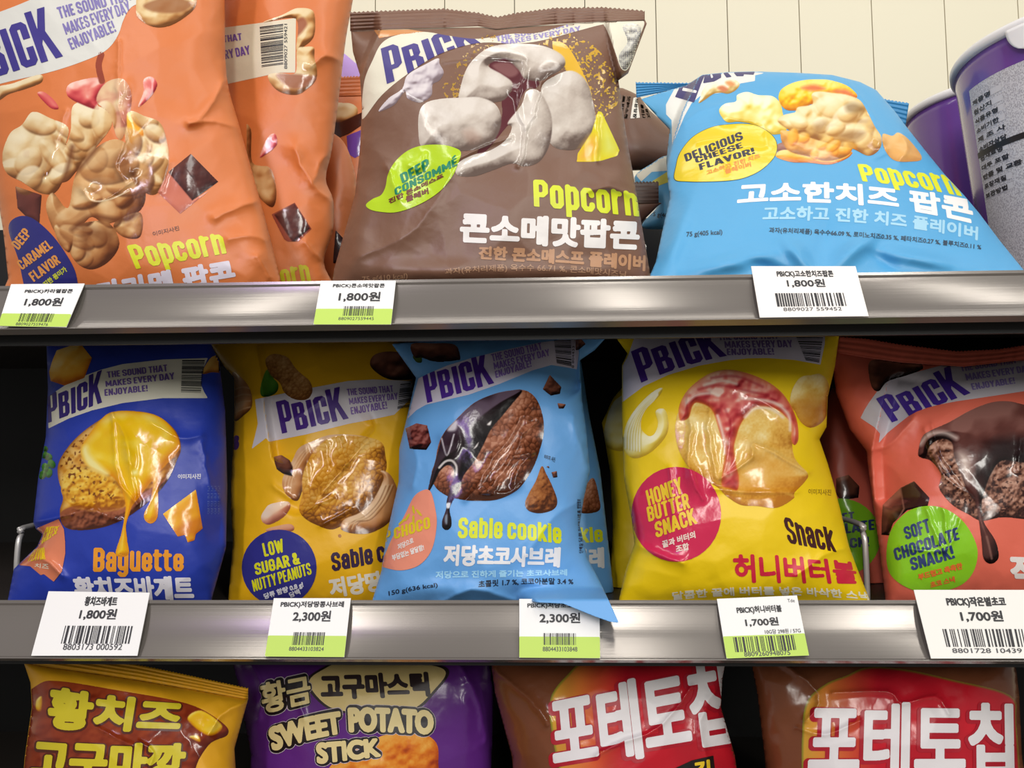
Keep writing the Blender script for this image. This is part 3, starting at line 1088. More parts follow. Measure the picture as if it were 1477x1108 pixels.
# ---------------- price tags in the rails
PAPER = dict(rough=0.5)


def price_tag(rail, quad, label, price, code, digits, name_line, green=None, out=0.0022, price_line=None, extra=(), tone=(238, 238, 236)):
    n = OUT
    p = np.array([0, 0, RAILZ[rail]]) + OUT * out
    q = np.asarray(quad, float)                            # tl, tr, br, bl
    S = Plane(p, n, (q[:, 0].min() - 30, q[:, 1].min() - 30, q[:, 0].max() + 30, q[:, 1].max() + 30))
    tl, tr, br, bl = q

    def uv(u, v):
        return (1 - v) * ((1 - u) * bl + u * br) + v * ((1 - u) * tl + u * tr)

    def quad_uv(u0, v0, u1, v1):
        return [uv(u0, v0), uv(u1, v0), uv(u1, v1), uv(u0, v1)]
    c = uv(0.5, 0.0)
    S.root = empty('price_tag', world(c[0], c[1], S.at(np.array([c[0]]), np.array([c[1]])))[0])
    tag(S.root, label, 'price tag', 'price tags in the shelf rails')
    # the card itself, with its own thickness
    K = np.array([bl, br, tr, tl])
    F = world(K[:, 0], K[:, 1], S.at(K[:, 0], K[:, 1]))
    Vv = np.concatenate([F, F - OUT * 0.0005])
    build('card', Vv, [np.array([[0, 1, 2, 3], [7, 6, 5, 4], [0, 4, 5, 1], [1, 5, 6, 2], [2, 6, 7, 3], [3, 7, 4, 0]])], mat(tone, **PAPER), S.root, smooth=False)
    if green:
        S.shape('green_band', [uv(0, 0), uv(1, 0), uv(1, green), uv(0, green)], (186, 216, 92), 1, cell=2.0, **PAPER)
    ink = (40, 40, 44)
    S.text('price_lettering', price[0], quad_uv(*price[1]), ink, 0.035, layer=2, cell=0.45, **PAPER)
    S.text('name_lettering', name_line[0], quad_uv(*name_line[1]), ink, 0.035, layer=2, cell=0.33, **PAPER)
    S.bars('barcode', quad_uv(*code), ink, 26, len(digits[0]) + int(q[0][0]) % 7, 'h', 2, **PAPER)
    if digits[0]:
        S.text('digit_lettering', digits[0], quad_uv(*digits[1]), (70, 70, 74), 0.02, layer=2, cell=0.33, **PAPER)
    for s, qq in extra:
        S.text('note_lettering', s, quad_uv(*qq), (90, 90, 92), 0.02, layer=2, cell=0.33, **PAPER)
    return S


price_tag(0, [(16, 410), (122, 409), (95.5, 472), (-3, 470)], 'price tag with a green band in the upper rail under the biggest orange bag', ('1,800원', (0.27, 0.47, 0.80, 0.68)),
          (0.27, 0.11, 0.75, 0.31), ('8809027559476', (0.25, 0.02, 0.72, 0.09)), ('PBICK)카라멜팝콘', (0.22, 0.77, 0.88, 0.88)), green=0.30)
price_tag(0, [(463, 405), (571, 405), (564, 468), (452, 468)], 'price tag with a green band in the upper rail under the brown popcorn bag', ('1,800원', (0.27, 0.52, 0.82, 0.75)),
          (0.36, 0.20, 0.75, 0.42), ('8809027559445', (0.31, 0.10, 0.77, 0.17)), ('PBICK)콘소메맛팝콘', (0.17, 0.83, 0.86, 0.94)), green=0.36)
price_tag(0, [(1083.5, 384), (1234, 384), (1253, 456), (1096, 458)], 'large all-white price tag standing up in front of the light blue cheese popcorn bag', ('1,800원', (0.31, 0.58, 0.67, 0.75)),
          (0.18, 0.21, 0.82, 0.47), ('8809027 559452', (0.23, 0.12, 0.77, 0.19)), ('PBICK)고소한치즈팝콘', (0.23, 0.77, 0.77, 0.92)), tone=(240, 236, 232))
price_tag(1, [(70, 853), (216, 855), (198, 946), (45, 946)], 'large all-white price tag standing up in front of the navy blue bag', ('1,800원', (0.36, 0.56, 0.72, 0.74)),
          (0.25, 0.19, 0.90, 0.47), ('8803173 000592', (0.28, 0.09, 0.84, 0.19)), ('황치즈바게트', (0.38, 0.78, 0.70, 0.93)), tone=(236, 235, 234))
price_tag(1, [(395, 863), (506, 863), (496.5, 948), (382, 947)], 'price tag with a green band in front of the amber peanut bag', ('2,300원', (0.28, 0.59, 0.77, 0.79)),
          (0.32, 0.20, 0.72, 0.42), ('8804433103824', (0.29, 0.10, 0.73, 0.17)), ('PBICK)저당땅콩사브레', (0.10, 0.83, 0.92, 0.95)), green=0.36)
price_tag(1, [(749, 864), (864.5, 864), (865.6, 949.7), (749, 948.7)], 'green-banded price tag partly covered by the overhanging light blue bag corner', ('2,300원', (0.25, 0.58, 0.76, 0.77)),
          (0.30, 0.22, 0.70, 0.42), ('8804433103848', (0.29, 0.11, 0.72, 0.19)), ('PBICK)저당초코사브레', (0.10, 0.83, 0.90, 0.94)), green=0.36)
price_tag(1, [(1034, 864), (1149.5, 859), (1167, 945.6), (1048, 950)], 'slightly turned green-banded price tag in front of the bright yellow honey bag', ('1,700원', (0.30, 0.51, 0.71, 0.66)),
          (0.12, 0.10, 0.86, 0.35), ('8809260948075', (0.22, 0.02, 0.78, 0.10)), ('PBICK)허니버터볼', (0.22, 0.72, 0.78, 0.86)), green=0.37,
          extra=[('10G당 298원 / 57G', (0.52, 0.38, 0.96, 0.46)), ('Tde', (0.87, 0.89, 0.96, 0.95))])
price_tag(1, [(1318, 851), (1490, 851), (1510, 950), (1343, 950)], 'large all-white price tag standing up in front of the coral chocolate bag', ('1,700원', (0.34, 0.53, 0.70, 0.70)),
          (0.16, 0.17, 0.84, 0.43), ('8801728 10439', (0.20, 0.08, 0.80, 0.15)), ('PBICK)작은별초코', (0.25, 0.74, 0.75, 0.90)), tone=(238, 236, 230))


def tube(name, pts, r, material, parent=None, n=10, smooth=True):
    P = spline(pts, False, 5) if smooth else np.asarray(pts, float)
    V, m = [], len(P)
    for k in range(m):
        t = P[min(k + 1, m - 1)] - P[max(k - 1, 0)]
        t /= np.linalg.norm(t)
        a = np.cross(t, (0.3, 0.2, 0.93))
        a /= np.linalg.norm(a)
        b = np.cross(t, a)
        V += [P[k] + r * (math.cos(q) * a + math.sin(q) * b) for q in np.linspace(0, 2 * math.pi, n, endpoint=False)]
    i = (np.arange(m - 1)[:, None] * n + np.arange(n)[None, :]).ravel()
    j = (np.arange(m - 1)[:, None] * n + ((np.arange(n) + 1) % n)[None, :]).ravel()
    return build(name, V, [np.stack([i, j, j + n, i + n], 1), np.arange(n)[None, ::-1], (np.arange(n) + (m - 1) * n)[None, :]], material, parent)


WIRE = mat((205, 203, 198), rough=0.3, metal=0.4)


def divider(x, y, zb, label, h=0.075):
    """bent wire fence of a shelf divider: up, back along the shelf and down again"""
    o = tube('shelf_divider', [(x, y, zb), (x, y, zb + h - 0.02), (x, y + 0.004, zb + h - 0.006), (x, y + 0.02, zb + h), (x, y + 0.2, zb + h), (x, y + 0.33, zb + h), (x, y + 0.346, zb + h - 0.006), (x, y + 0.35, zb + h - 0.02), (x, y + 0.35, zb)], 0.0022, WIRE)
    tag(o, label, 'shelf divider', 'wire shelf dividers')
    return o


# ================================================================== top shelf
ORANGE = (212, 119, 62)
z = Z(4.433, 0, 0)
A = Bag('biggest orange popcorn bag, with a navy oval badge, cut off by the picture edge',
        [(-150, -130), (100, -150), (320, -125), (324, 0), (327, 110), (345, 180), (366, 256), (385, 325), (406, 410), (410, 440), (20, 440), (12, 402), (-1, 300), (-40, 150), (-90, 0)],
        ORANGE, 0.085, 424, bulge=0.052, lean=0.013, seed=1, group='orange popcorn bags',
        ridges=[([(327, 112), (295, 165), (272, 178)], 0.004, 7), ([(345, 185), (310, 175), (272, 178)], 0.003, 6), ([(372, 290), (340, 300), (310, 315)], 0.004, 8), ([(392, 350), (362, 340), (330, 345)], 0.003, 8), ([(388, 400), (372, 370)], 0.004, 8),
                ([(172, 60), (170, 150), (182, 190), (168, 235), (180, 262)], 0.0022, 3), ([(95, 160), (78, 215), (62, 260)], 0.002, 3), ([(120, 275), (140, 292), (190, 262)], 0.002, 3), ([(230, 275), (243, 235)], 0.002, 4)],
        dents=[(187, 246, 12, 10, 0, 0.004), (180, 128, 10, 14, 0, 0.004), (125, 268, 16, 8, 0, 0.003), (300, 300, 40, 70, 20, -0.004), (360, 370, 25, 50, 10, 0.004), (40, 380, 40, 60, 0, -0.003)])
A.banner([(-120, 70), (-60, 38), (0, 17), (43, 0), (110, -30), (190, -50), (262, -50), (240, -8), (200, 5), (187, 13), (178, 29), (171, 49), (160, 66), (144, 78), (110, 92), (68, 105), (0, 121), (-100, 150)], (212, 212, 204))
A.logo([(-37, 121), (91, 81), (66, 9), (-62, 49)], (60, 50, 132))
A.slogan([('THE SOUND THAT', q4((86, 27), (192, -1), 17, slant=-0.05)), ('MAKES EVERY DAY', q4((95, 50), (190, 17), 17)), ('ENJOYABLE!', q4((103, 72), (168, 45), 17))], (122, 112, 172))
cv = Canvas(-20, 60, 330, 400)
z = Z(3.164, 0, 60)
cv.lump(z((-10, 210), (60, 190), (180, 150), (190, 185), (120, 215), (40, 240), (-10, 270)), POPCORN, dome=10)
cv.lump(z((70, 660), (190, 700), (180, 830), (120, 800), (80, 760)), [(60, 24, 20), (92, 44, 38), (120, 62, 52)], False, dome=10)
cv.lump(z((10, 520), (45, 420), (100, 380), (150, 320), (230, 350), (310, 390), (300, 470), (270, 560), (290, 620), (250, 690), (180, 690), (100, 640), (30, 600)), POPCORN, dome=26, rough=.3, scale=24, seed=3)
cv.paint(z((110, 500), (180, 510), (200, 550), (150, 590), (120, 560)), (132, 70, 60), alpha=.8)
cv.lump(z((235, 630), (280, 520), (320, 420), (330, 300), (380, 280), (480, 310), (510, 380), (440, 480), (350, 590), (300, 640)), POPCORN, dome=26, rough=.3, scale=22, seed=5)
cv.lump(z((570, 420), (590, 320), (660, 340), (730, 370), (760, 450), (770, 560), (720, 690), (650, 680), (600, 580)), POPCORN, dome=24, rough=.3, scale=22, seed=6)
cv.lump(z((310, 200), (370, 175), (450, 165), (480, 200), (440, 260), (450, 310), (380, 290), (310, 250)), SYRUP, dome=16, rough=.4, seed=12)
cv.lump(z((440, 270), (480, 190), (560, 170), (600, 240), (590, 340), (560, 440), (530, 430), (500, 330)), [(130, 70, 50), (186, 112, 92), (214, 160, 128), (232, 206, 160)], dome=20, seed=7)
cv.lump(z((580, 330), (620, 340), (655, 420), (630, 475), (590, 450)), CHEDDAR, dome=16, seed=8)
cv.lump(z((310, 760), (340, 620), (400, 520), (500, 450), (580, 470), (640, 600), (665, 700), (640, 770), (560, 810), (480, 830), (420, 800), (380, 830), (330, 860), (260, 880), (210, 760), (240, 690)), CARAMEL, dome=40, rough=.3, scale=30, seed=9)
cv.lump(z((520, 830), (640, 780), (640, 890), (560, 890)), CARAMEL, dome=14, rough=.5, seed=10)
cv.lump(z((310, 930), (340, 850), (420, 820), (500, 830), (545, 920), (500, 1000), (420, 1040), (350, 1010)), CARAMEL, dome=26, rough=.3, scale=22, seed=11)
cv.lump(z((250, 840), (330, 850), (320, 960), (270, 920)), CARAMEL, dome=14, rough=.5, seed=13)
cv.line(z((462, 60), (450, 110), (465, 180)), (150, 70, 52), 9, over=False)
for P in (z((170, 235), (200, 230), (245, 265), (268, 305), (235, 305), (195, 270)), z((655, 175), (690, 160), (718, 195), (690, 250), (630, 300), (655, 230))):
    cv.lump(P, SYRUP, dome=7, rough=.1)
cv.petals(z((10, 520), (45, 420), (100, 380), (150, 320), (230, 350), (300, 400), (290, 620), (250, 690), (180, 690), (30, 600)), POPCORN, 9, 24, 1)
cv.petals(z((235, 630), (280, 520), (330, 300), (480, 310), (510, 380), (440, 480), (300, 640)), POPCORN, 7, 22, 2)
cv.petals(z((570, 420), (590, 320), (730, 370), (770, 560), (720, 690), (650, 680)), POPCORN, 7, 18, 3)
cv.petals(z((310, 760), (340, 620), (500, 450), (580, 470), (665, 700), (560, 810), (330, 860), (230, 860), (210, 760)), CARAMEL, 14, 28, 4)
cv.petals(z((310, 930), (340, 850), (500, 830), (545, 920), (420, 1040)), CARAMEL, 6, 20, 5)
for P_ in (((300, 640), (380, 560), (470, 450)), ((330, 860), (420, 800), (560, 815), (650, 775)), ((250, 690), (300, 610), (330, 480)), ((600, 590), (650, 690))):
    cv.line(z(*P_), (92, 46, 24), 7, alpha=.6, soft=3)
cv.line(z((390, 670), (420, 725), (500, 720), (590, 680)), (250, 236, 200), 1.6, alpha=.8)
cv.paint(z((520, 540), (570, 500), (600, 560), (560, 620)), (120, 64, 30), soft=6, alpha=.6)
cv.paint(z((360, 840), (440, 850), (520, 870), (500, 950), (420, 900), (400, 980)), (112, 60, 30), soft=6, alpha=.6)
z = Z(2.308, 0, 0)
cv.lump(z((525, 640), (560, 575), (640, 668), (700, 632), (600, 712)), [(176, 92, 76), (196, 112, 92), (214, 132, 108)], False, dome=6, rough=.1)
cv.lump(z((560, 573), (635, 512), (727, 605), (640, 668)), [(48, 20, 20), (74, 36, 34), (96, 54, 48)], False, dome=10, rough=.5, scale=9, seed=4)
A.picture('food_print', cv)
cv = Canvas(85, -40, 300, 60)
z = Z(4.433, 0, 0)
cv.lump(z((870, 60), (900, -60), (1100, -80), (1240, -40), (1250, 40), (1180, 110), (1080, 165), (980, 170), (890, 120)), POPCORN, dome=14, rough=.5, seed=2)
cv.paint(z((920, 30), (1080, -20), (1230, 20), (1150, 80), (980, 75)), (150, 96, 60), alpha=.8)
A.picture('food_print', cv, layer=2)
z = Z(2.308, 0, 0)
A.badge = A.shape('flavor_badge', z((28, 760), (58, 722), (110, 728), (180, 790), (240, 880), (258, 940), (262, 1010), (110, 1010), (60, 860)), (46, 46, 118), 2, smooth=True, **GLOSS)
A.badge['label'] = 'navy oval badge'
for s, b, e, h in (('DEEP', (27, 361), (46, 337), 15), ('CARAMEL', (32, 390), (77, 357), 15), ('FLAVOR', (49, 407), (88, 379), 15)):
    A.text('badge_lettering', s, q4(b, e, h), (222, 150, 74), .07, layer=4, parent=A.badge)
A.text('badge_lettering', '진한 풍미가', q4((66, 415), (98, 391), 9), (196, 200, 60), .05, layer=4, parent=A.badge)
z = Z(4.22, 130, 250)
A.text('name_lettering', 'Popcorn', z((280, 583), (832, 487), (797, 345), (220, 440)), (214, 218, 24), .06, mode='tall')
A.text('name_lettering', '카라멜 팝콘', z((50, 830), (905, 690), (862, 520), (22, 660)), (218, 212, 224), .05)
A.text('note_lettering', '이미지사진', q4((221, 341), (259, 332), 7), (110, 60, 34), .03)

B = Bag('orange popcorn bag with barcode showing, between the biggest orange bag and the brown bag',
        [(300, -110), (525, -110), (509, 0), (499, 56), (490, 130), (479, 215), (470, 258), (481, 290), (480, 334), (467, 378), (484, 415), (488, 430), (320, 430), (318, 300), (310, 0)],
        ORANGE, 0.165, 430, bulge=0.042, lean=0.012, seed=2, group='orange popcorn bags',
        ridges=[([(481, 290), (450, 265), (425, 215)], 0.005, 8), ([(496, 90), (470, 80), (450, 95)], 0.004, 9), ([(466, 378), (440, 350)], 0.004, 8), ([(478, 215), (462, 235), (452, 260)], 0.003, 7)],
        dents=[(470, 60, 20, 50, 0, 0.004), (400, 240, 40, 80, 15, -0.004)])
z = Z(5.54, 320, 0)
B.banner(z((-120, 230), (20, 220), (330, 180), (592, 143), (586, 580), (460, 580), (40, 672), (-120, 700)), (216, 208, 182), smooth=False)
B.slogan([('THE SOUND THAT', q4((262, 70), (349.5, 57.5), 10)), ('MAKES EVERY DAY', q4((268, 97), (361.5, 78), 13))], (110, 78, 160))
B.bars('barcode', z((318, 535), (490, 512), (490, 190), (302, 215)), n=24, seed=4, parent=B.ban, layer=3)
B.text('barcode_lettering', '8809027 559421', z((523, 550), (523, 190), (497, 190), (497, 550)), (60, 60, 60), .03, layer=3, parent=B.ban)
cv = Canvas(355, 0, 470, 350)
cv.lump(z((330, 180), (480, 120), (600, 65), (720, 80), (745, 170), (730, 300), (640, 380), (595, 395), (592, 150)), POPCORN, dome=14, rough=.5, seed=3)
cv.paint(z((600, 170), (650, 140), (680, 200), (600, 290)), (150, 84, 64), alpha=.8)
cv.lump(z((600, 400), (660, 375), (735, 380), (740, 460), (760, 560), (750, 640), (680, 710), (600, 755), (480, 740), (400, 680), (370, 600), (460, 582), (588, 582)), POPCORN, dome=14, rough=.5, seed=5)
cv.paint(z((440, 590), (740, 610), (740, 650), (640, 700), (540, 700)), (150, 92, 72), alpha=.8)
z = Z(2.308, 0, 0)
cv.lump(z((890, 460), (915, 445), (922, 480), (890, 510), (865, 522)), SYRUP, dome=6, rough=.1)
cv.lump(z((800, 420), (835, 430), (840, 540), (900, 560), (920, 640), (905, 690), (850, 640), (820, 560)), CARAMEL, dome=14, rough=.5, seed=6)
z = Z(4.22, 130, 250)
cv.lump(z((1105, 250), (1245, 178), (1348, 338), (1238, 440), (1180, 400)), [(140, 62, 48), (160, 82, 62)], False, dome=5, rough=.1)
cv.lump(z((1120, 252), (1243, 182), (1340, 335), (1236, 425)), [(48, 20, 20), (80, 38, 36), (104, 58, 50)], False, dome=9, rough=.5, scale=9, seed=4)
B.picture('food_print', cv, layer=2)
B.text('name_lettering', 'Popcorn', q4((345, 427), (449, 406), 30), (200, 190, 30), .06, mode='tall')

C = Bag('shaded lower strip of an orange bag squeezed beside the large brown bag',
        [(470, 190), (496, 205), (512, 250), (514, 300), (506, 332), (522, 390), (520, 430), (455, 430), (450, 300), (455, 210)], (206, 120, 70), 0.235, 430, bulge=0.02, lean=0.008, seed=3, group='orange popcorn bags')
cv = Canvas(480, 330, 530, 420)
cv.lump([(484, 332), (503, 352), (498, 378), (480, 380)], DARKCHOC, False, dome=8)
C.picture('food_print', cv, layer=2)
D = Bag('orange bag with a ribbed seal, deep on the top shelf behind the brown bag', [(480, 138), (545, 136), (550, 180), (545, 250), (550, 330), (548, 432), (470, 432), (474, 300), (476, 200)],
        (214, 124, 72), 0.30, 432, bulge=0.02, lean=0.006, seed=4, group='orange popcorn bags')
D.seal([(480, 139), (545, 137)], [(484, 112), (545, 110)], teeth=2.2)
cv = Canvas(470, 140, 540, 300)
cv.lump([(470, 150), (492, 148), (508, 150), (516, 158), (512, 170), (492, 176), (470, 178)], POPCORN, dome=8, rough=.5)
cv.fill([(470, 178), (492, 176), (522, 162), (526, 178), (505, 192), (478, 204)], (64, 30, 24), False)
cv.fill([(500, 196), (522, 187), (522, 222), (512, 228), (502, 222)], (112, 72, 168), False)
cv.lump([(492, 218), (500, 222), (506, 238), (498, 246), (491, 238)], POPCORN, dome=5)
D.picture('food_print', cv, layer=2)

lil = Bag('small lilac bag corner deep on the top shelf above the ribbed orange seal', [(472, 66), (498, 78), (520, 97), (540, 118), (545, 180), (540, 300), (470, 300), (466, 150)], (196, 160, 236), 0.40, 432, bulge=0.015, lean=0.004, seed=31, smooth=False)
# ---- brown bag
BROWN = (118, 83, 64)
F = Bag('large brown popcorn bag with a green leaf badge, middle of the top shelf',
        [(506, 43), (560, 41), (640, 40), (715, 39), (800, 36), (870, 31), (930, 28), (933, 34), (906, 106), (892, 116), (899, 165), (907, 217), (915, 260), (922, 303), (938, 396), (945, 430), (476, 430), (482, 388), (506, 303), (512, 281), (519, 217), (522, 156), (519, 108), (509, 75)],
        BROWN, 0.075, 424, bulge=0.046, lean=0.012, seed=5, smooth=False,
        steps=[([(872, 34), (880, 72), (889, 108), (891, 125)][::-1], -0.012, 6, 60), ([(551, 38), (532, 78), (521, 112), (521, 130)], 0.016, 7, 40)],
        ridges=[([(680, 78), (745, 86), (757, 95), (745, 150), (758, 190), (748, 240)], 0.0025, 3), ([(780, 118), (770, 160), (757, 185)], 0.0022, 3), ([(640, 90), (690, 84), (750, 86)], 0.002, 3), ([(735, 198), (690, 214), (655, 232)], 0.003, 4), ([(862, 170), (861, 232)], 0.002, 3), ([(610, 222), (603, 245), (592, 240)], 0.002, 3), ([(560, 240), (575, 285)], 0.003, 8), ([(650, 250), (600, 330), (520, 370)], 0.003, 14), ([(905, 280), (880, 270), (850, 275)], 0.003, 6)],
        dents=[(790, 106, 18, 13, -30, 0.007), (742, 130, 9, 9, 0, 0.003), (602, 238, 12, 8, -40, 0.003), (715, 44, 26, 12, 0, 0.008), (640, 300, 60, 60, 0, -0.003), (520, 330, 20, 60, 10, 0.006), (620, 392, 90, 16, 0, 0.006), (800, 392, 90, 14, 0, 0.004), (880, 262, 24, 12, 20, 0.003)])
F.seal([(505, 45), (560, 42), (640, 40), (690, 38), (716, 42), (745, 39), (800, 35), (870, 31), (930, 29)], [(505, 19), (560, 17), (640, 14), (690, 20), (717, 26), (745, 20), (800, 13), (870, 12), (930, 17)], teeth=3.2, rows=5)
F.banner([(523, 172), (522, 150), (526, 115), (537, 88), (551, 62), (575, 50), (612, 46), (650, 52), (690, 56), (735, 49), (770, 48), (800, 41), (835, 30), (866, 24), (900, 27), (928, 30), (924, 50), (908, 96), (897, 100), (889, 80), (880, 55), (872, 38), (866, 36), (828, 46), (783, 58), (744, 63), (690, 62), (634, 78), (586, 108), (550, 138)], (226, 221, 200))
F.logo([(558, 121), (700, 66), (676, 26), (549, 70)], (62, 50, 128))
F.slogan([('THE SOUND THAT', q4((716, 60), (822, 38), 8)), ('MAKES EVERY DAY', q4((724, 66), (838, 44), 7))], (150, 140, 190))
cv = Canvas(500, 30, 935, 320)
cv.lump([(898, 38), (915, 34), (925, 42), (919, 66), (906, 97), (897, 98), (893, 80), (905, 60)], [(70, 66, 66), (120, 118, 120), (170, 168, 164), (226, 224, 214)], dome=8, rough=1.2, scale=6, seed=5)
cv.fill([(538, 41), (556, 37), (613, 46), (575, 50), (547, 55)], (214, 148, 92), False)
cv.lump([(546, 160), (560, 142), (580, 128), (588, 108), (615, 92), (632, 84), (634, 92), (640, 104), (634, 116), (624, 122), (622, 138), (606, 148), (588, 142), (584, 132), (570, 150), (556, 158)], [(120, 104, 108), (178, 166, 172), (204, 194, 198), (226, 218, 218)], dome=12, rough=.7, scale=9, seed=8)
z = Z(4.262, 560, 50)
cv.A = np.maximum(cv.A, 0)
pw = z((980, 40), (1120, 30), (1260, 130), (1340, 260), (1360, 420), (1250, 460), (1150, 250), (1020, 150))
cv.lump(pw, [(150, 92, 20), (206, 150, 40), (230, 186, 70)], dome=30, rough=.4, alpha=.0)
gold = cv.mask(pw, soft=14)
gn = fbm(cv.X / 3.0, cv.Y / 3.0, 4, 2)
cv.put(((gn > 0.62) * (gold > 0.1)).astype(float), (206, 160, 62))
cv.put(cv.mask(z((1010, 50), (1090, 60), (1170, 180), (1250, 360), (1220, 400), (1120, 240), (1040, 150)), soft=1.5), (224, 178, 58))
gl = cv.mask(z((360, 360), (440, 210), (560, 60), (640, 40), (520, 170), (450, 350)), soft=10)
cv.put(((gn > 0.66) * (gl > 0.1)).astype(float), (176, 130, 66))
cv.fill(z((620, 190), (760, 150), (850, 240), (925, 290), (905, 330), (840, 345), (760, 520), (700, 600), (600, 715), (550, 715), (690, 530), (700, 400), (760, 330)), (92, 44, 50))
cv.paint(z((640, 190), (740, 170), (800, 230), (740, 260)), (128, 84, 84))
cv.lump(z((440, 420), (450, 300), (500, 180), (600, 90), (720, 58), (900, 60), (1010, 90), (1080, 140), (1080, 200), (1000, 250), (930, 285), (840, 270), (800, 215), (720, 150), (630, 175), (620, 200), (700, 245), (765, 300), (740, 370), (690, 410), (560, 420)), PALE, dome=34, rough=.22, scale=22, seed=3, grain=.05)
cv.lump(z((940, 330), (1020, 255), (1130, 222), (1220, 290), (1260, 420), (1272, 560), (1200, 680), (1110, 710), (1000, 672), (960, 500)), PALE, dome=44, rough=.2, scale=24, seed=6, grain=.06)
cv.lump(z((420, 860), (430, 790), (520, 740), (620, 715), (720, 650), (760, 570), (735, 540), (820, 430), (850, 350), (920, 342), (980, 430), (1008, 540), (990, 680), (930, 780), (840, 810), (760, 792), (640, 835), (520, 872)), PALE, dome=32, rough=.2, scale=24, seed=9, grain=.06)
cv.lump(z((190, 480), (230, 420), (320, 395), (440, 388), (560, 385), (660, 430), (695, 520), (670, 620), (600, 690), (450, 715), (300, 695), (205, 690), (185, 590)), PALE, dome=42, rough=.25, scale=22, seed=12, grain=.05)
cv.paint(z((460, 600), (520, 580), (570, 640), (500, 670)), (160, 128, 112), alpha=.5, soft=5)
cv.fill(z((1158, 782), (1165, 730), (1250, 600), (1290, 470), (1312, 475), (1422, 710), (1408, 745), (1310, 775), (1250, 782)), (222, 208, 40), False)
cv.paint(z((1165, 770), (1180, 720), (1260, 620), (1285, 700), (1240, 775)), (230, 176, 70), soft=8)
cv.paint(z((1330, 560), (1400, 700), (1330, 720)), (226, 226, 110), soft=8)
F.picture('food_print', cv, layer=1)
z = Z(5.036, 500, 190)
F.badge = F.shape('flavor_badge', z((140, 530), (190, 488), (250, 460), (282, 400), (300, 310), (350, 220), (440, 140), (550, 100), (690, 95), (780, 115), (830, 150), (810, 230), (770, 320), (690, 420), (580, 500), (450, 560), (340, 587), (230, 580), (165, 562)), (182, 214, 40), 3, smooth=True, **GLOSS)
F.badge['label'] = 'green leaf-shaped badge'
F.text('badge_lettering', 'DEEP', z((404, 376), (606, 272), (590, 190), (384, 310)), (10, 130, 92), .08, layer=5, parent=F.badge)
F.text('badge_lettering', 'CONSOMMÉ', z((352, 464), (806, 242), (798, 186), (345, 412)), (10, 130, 92), .07, layer=5, parent=F.badge)
F.text('badge_lettering', '진한 콘소메스프', z((308, 528), (706, 332), (700, 300), (302, 488)), (112, 52, 34), .07, layer=5, parent=F.badge)
F.text('badge_lettering', '플레버', z((432, 515), (598, 450), (590, 405), (426, 470)), (112, 52, 34), .07, layer=5, parent=F.badge)
z = Z(4.765, 640, 240)
F.text('name_lettering', 'Popcorn', z((620, 275), (1345, 345), (1325, 158), (614, 90)), (214, 224, 30), .06, mode='tall', bend=(0, -2))
F.text('name_lettering', '콘소메맛팝콘', z((108, 525), (1345, 578), (1352, 372), (115, 312)), (238, 234, 230), .055)
F.text('name_lettering', '진한 콘소메스프 플레이버', z((238, 640), (1385, 722), (1390, 612), (242, 548)), (184, 136, 98), .055, bend=(-1, -2))
F.text('ingredient_lettering', '과자(유처리제품) 옥수수 66.71 %, 콘소메맛시즈닝', z((10, 752), (1250, 775), (1255, 722), (5, 705)), (170, 130, 100), .03, bend=(-7, -9))
F.text('ingredient_lettering', '75 g(410 kcal)', [(523, 409), (588, 404), (588, 394), (522, 399)], (170, 130, 100), .03)

# ---- light blue cheese bag, leaning far back
SKY = (80, 163, 214)
z = Z(2.474, 880, 60)
G = Bag('light blue cheese popcorn bag leaning far back, with a yellow lemon-shaped badge',
        [(925, 143), (958, 132), (990, 123), (1013, 108), (1050, 104), (1090, 103), (1150, 105), (1200, 108), (1240, 118), (1264, 130), (1292, 162), (1306, 181), (1336, 219), (1363, 252), (1390, 281), (1412, 307), (1442, 347), (1477, 390), (1484, 418), (934, 418), (938, 396), (946, 378), (956, 330), (966, 286), (963, 258), (961, 232), (966, 187), (945, 165)],
        SKY, 0.05, 424, bulge=0.04, lean=0.058, seed=6, smooth=False, back=0.03, crumple=0.9,
        steps=[([(1013, 100), (1000, 128), (985, 160), (972, 200), (962, 240)], 0.02, 7, 60), ([(1232, 112), (1260, 140), (1300, 180)][::-1], -0.0, 8, 50)],
        ridges=[([(1210, 100), (1262, 172), (1255, 190), (1280, 215), (1262, 228)], 0.0025, 4), ([(1300, 195), (1310, 215), (1297, 232)], 0.0025, 4), ([(1040, 160), (1060, 172), (1100, 178), (1105, 210), (1080, 210)], 0.0025, 4), ([(1005, 205), (1040, 200), (1072, 212)], 0.0025, 4), ([(1030, 215), (1050, 240)], 0.0025, 4), ([(985, 178), (1010, 160), (1050, 148)], 0.003, 7)],
        dents=[(1266, 200, 12, 16, 20, 0.005), (1302, 218, 12, 10, 0, 0.004), (1046, 172, 16, 10, 10, 0.004), (1150, 366, 34, 12, 50, 0.008), (1235, 358, 38, 13, -40, 0.010), (1060, 378, 60, 12, -12, 0.008), (1330, 374, 60, 10, 12, 0.007), (975, 350, 12, 60, 20, 0.006), (1190, 345, 20, 36, 10, -0.006), (1275, 380, 30, 12, 30, -0.006), (1110, 388, 40, 10, 20, -0.006)])
G.seal([(918, 141), (990, 126), (1100, 132), (1200, 140), (1260, 165), (1306, 182)], [(917, 120), (991, 121), (1100, 118), (1200, 120), (1260, 142), (1311, 150)], (50, 140, 196), teeth=2.6, rows=5, Y=0.262)
z = Z(4.923, 900, 90)
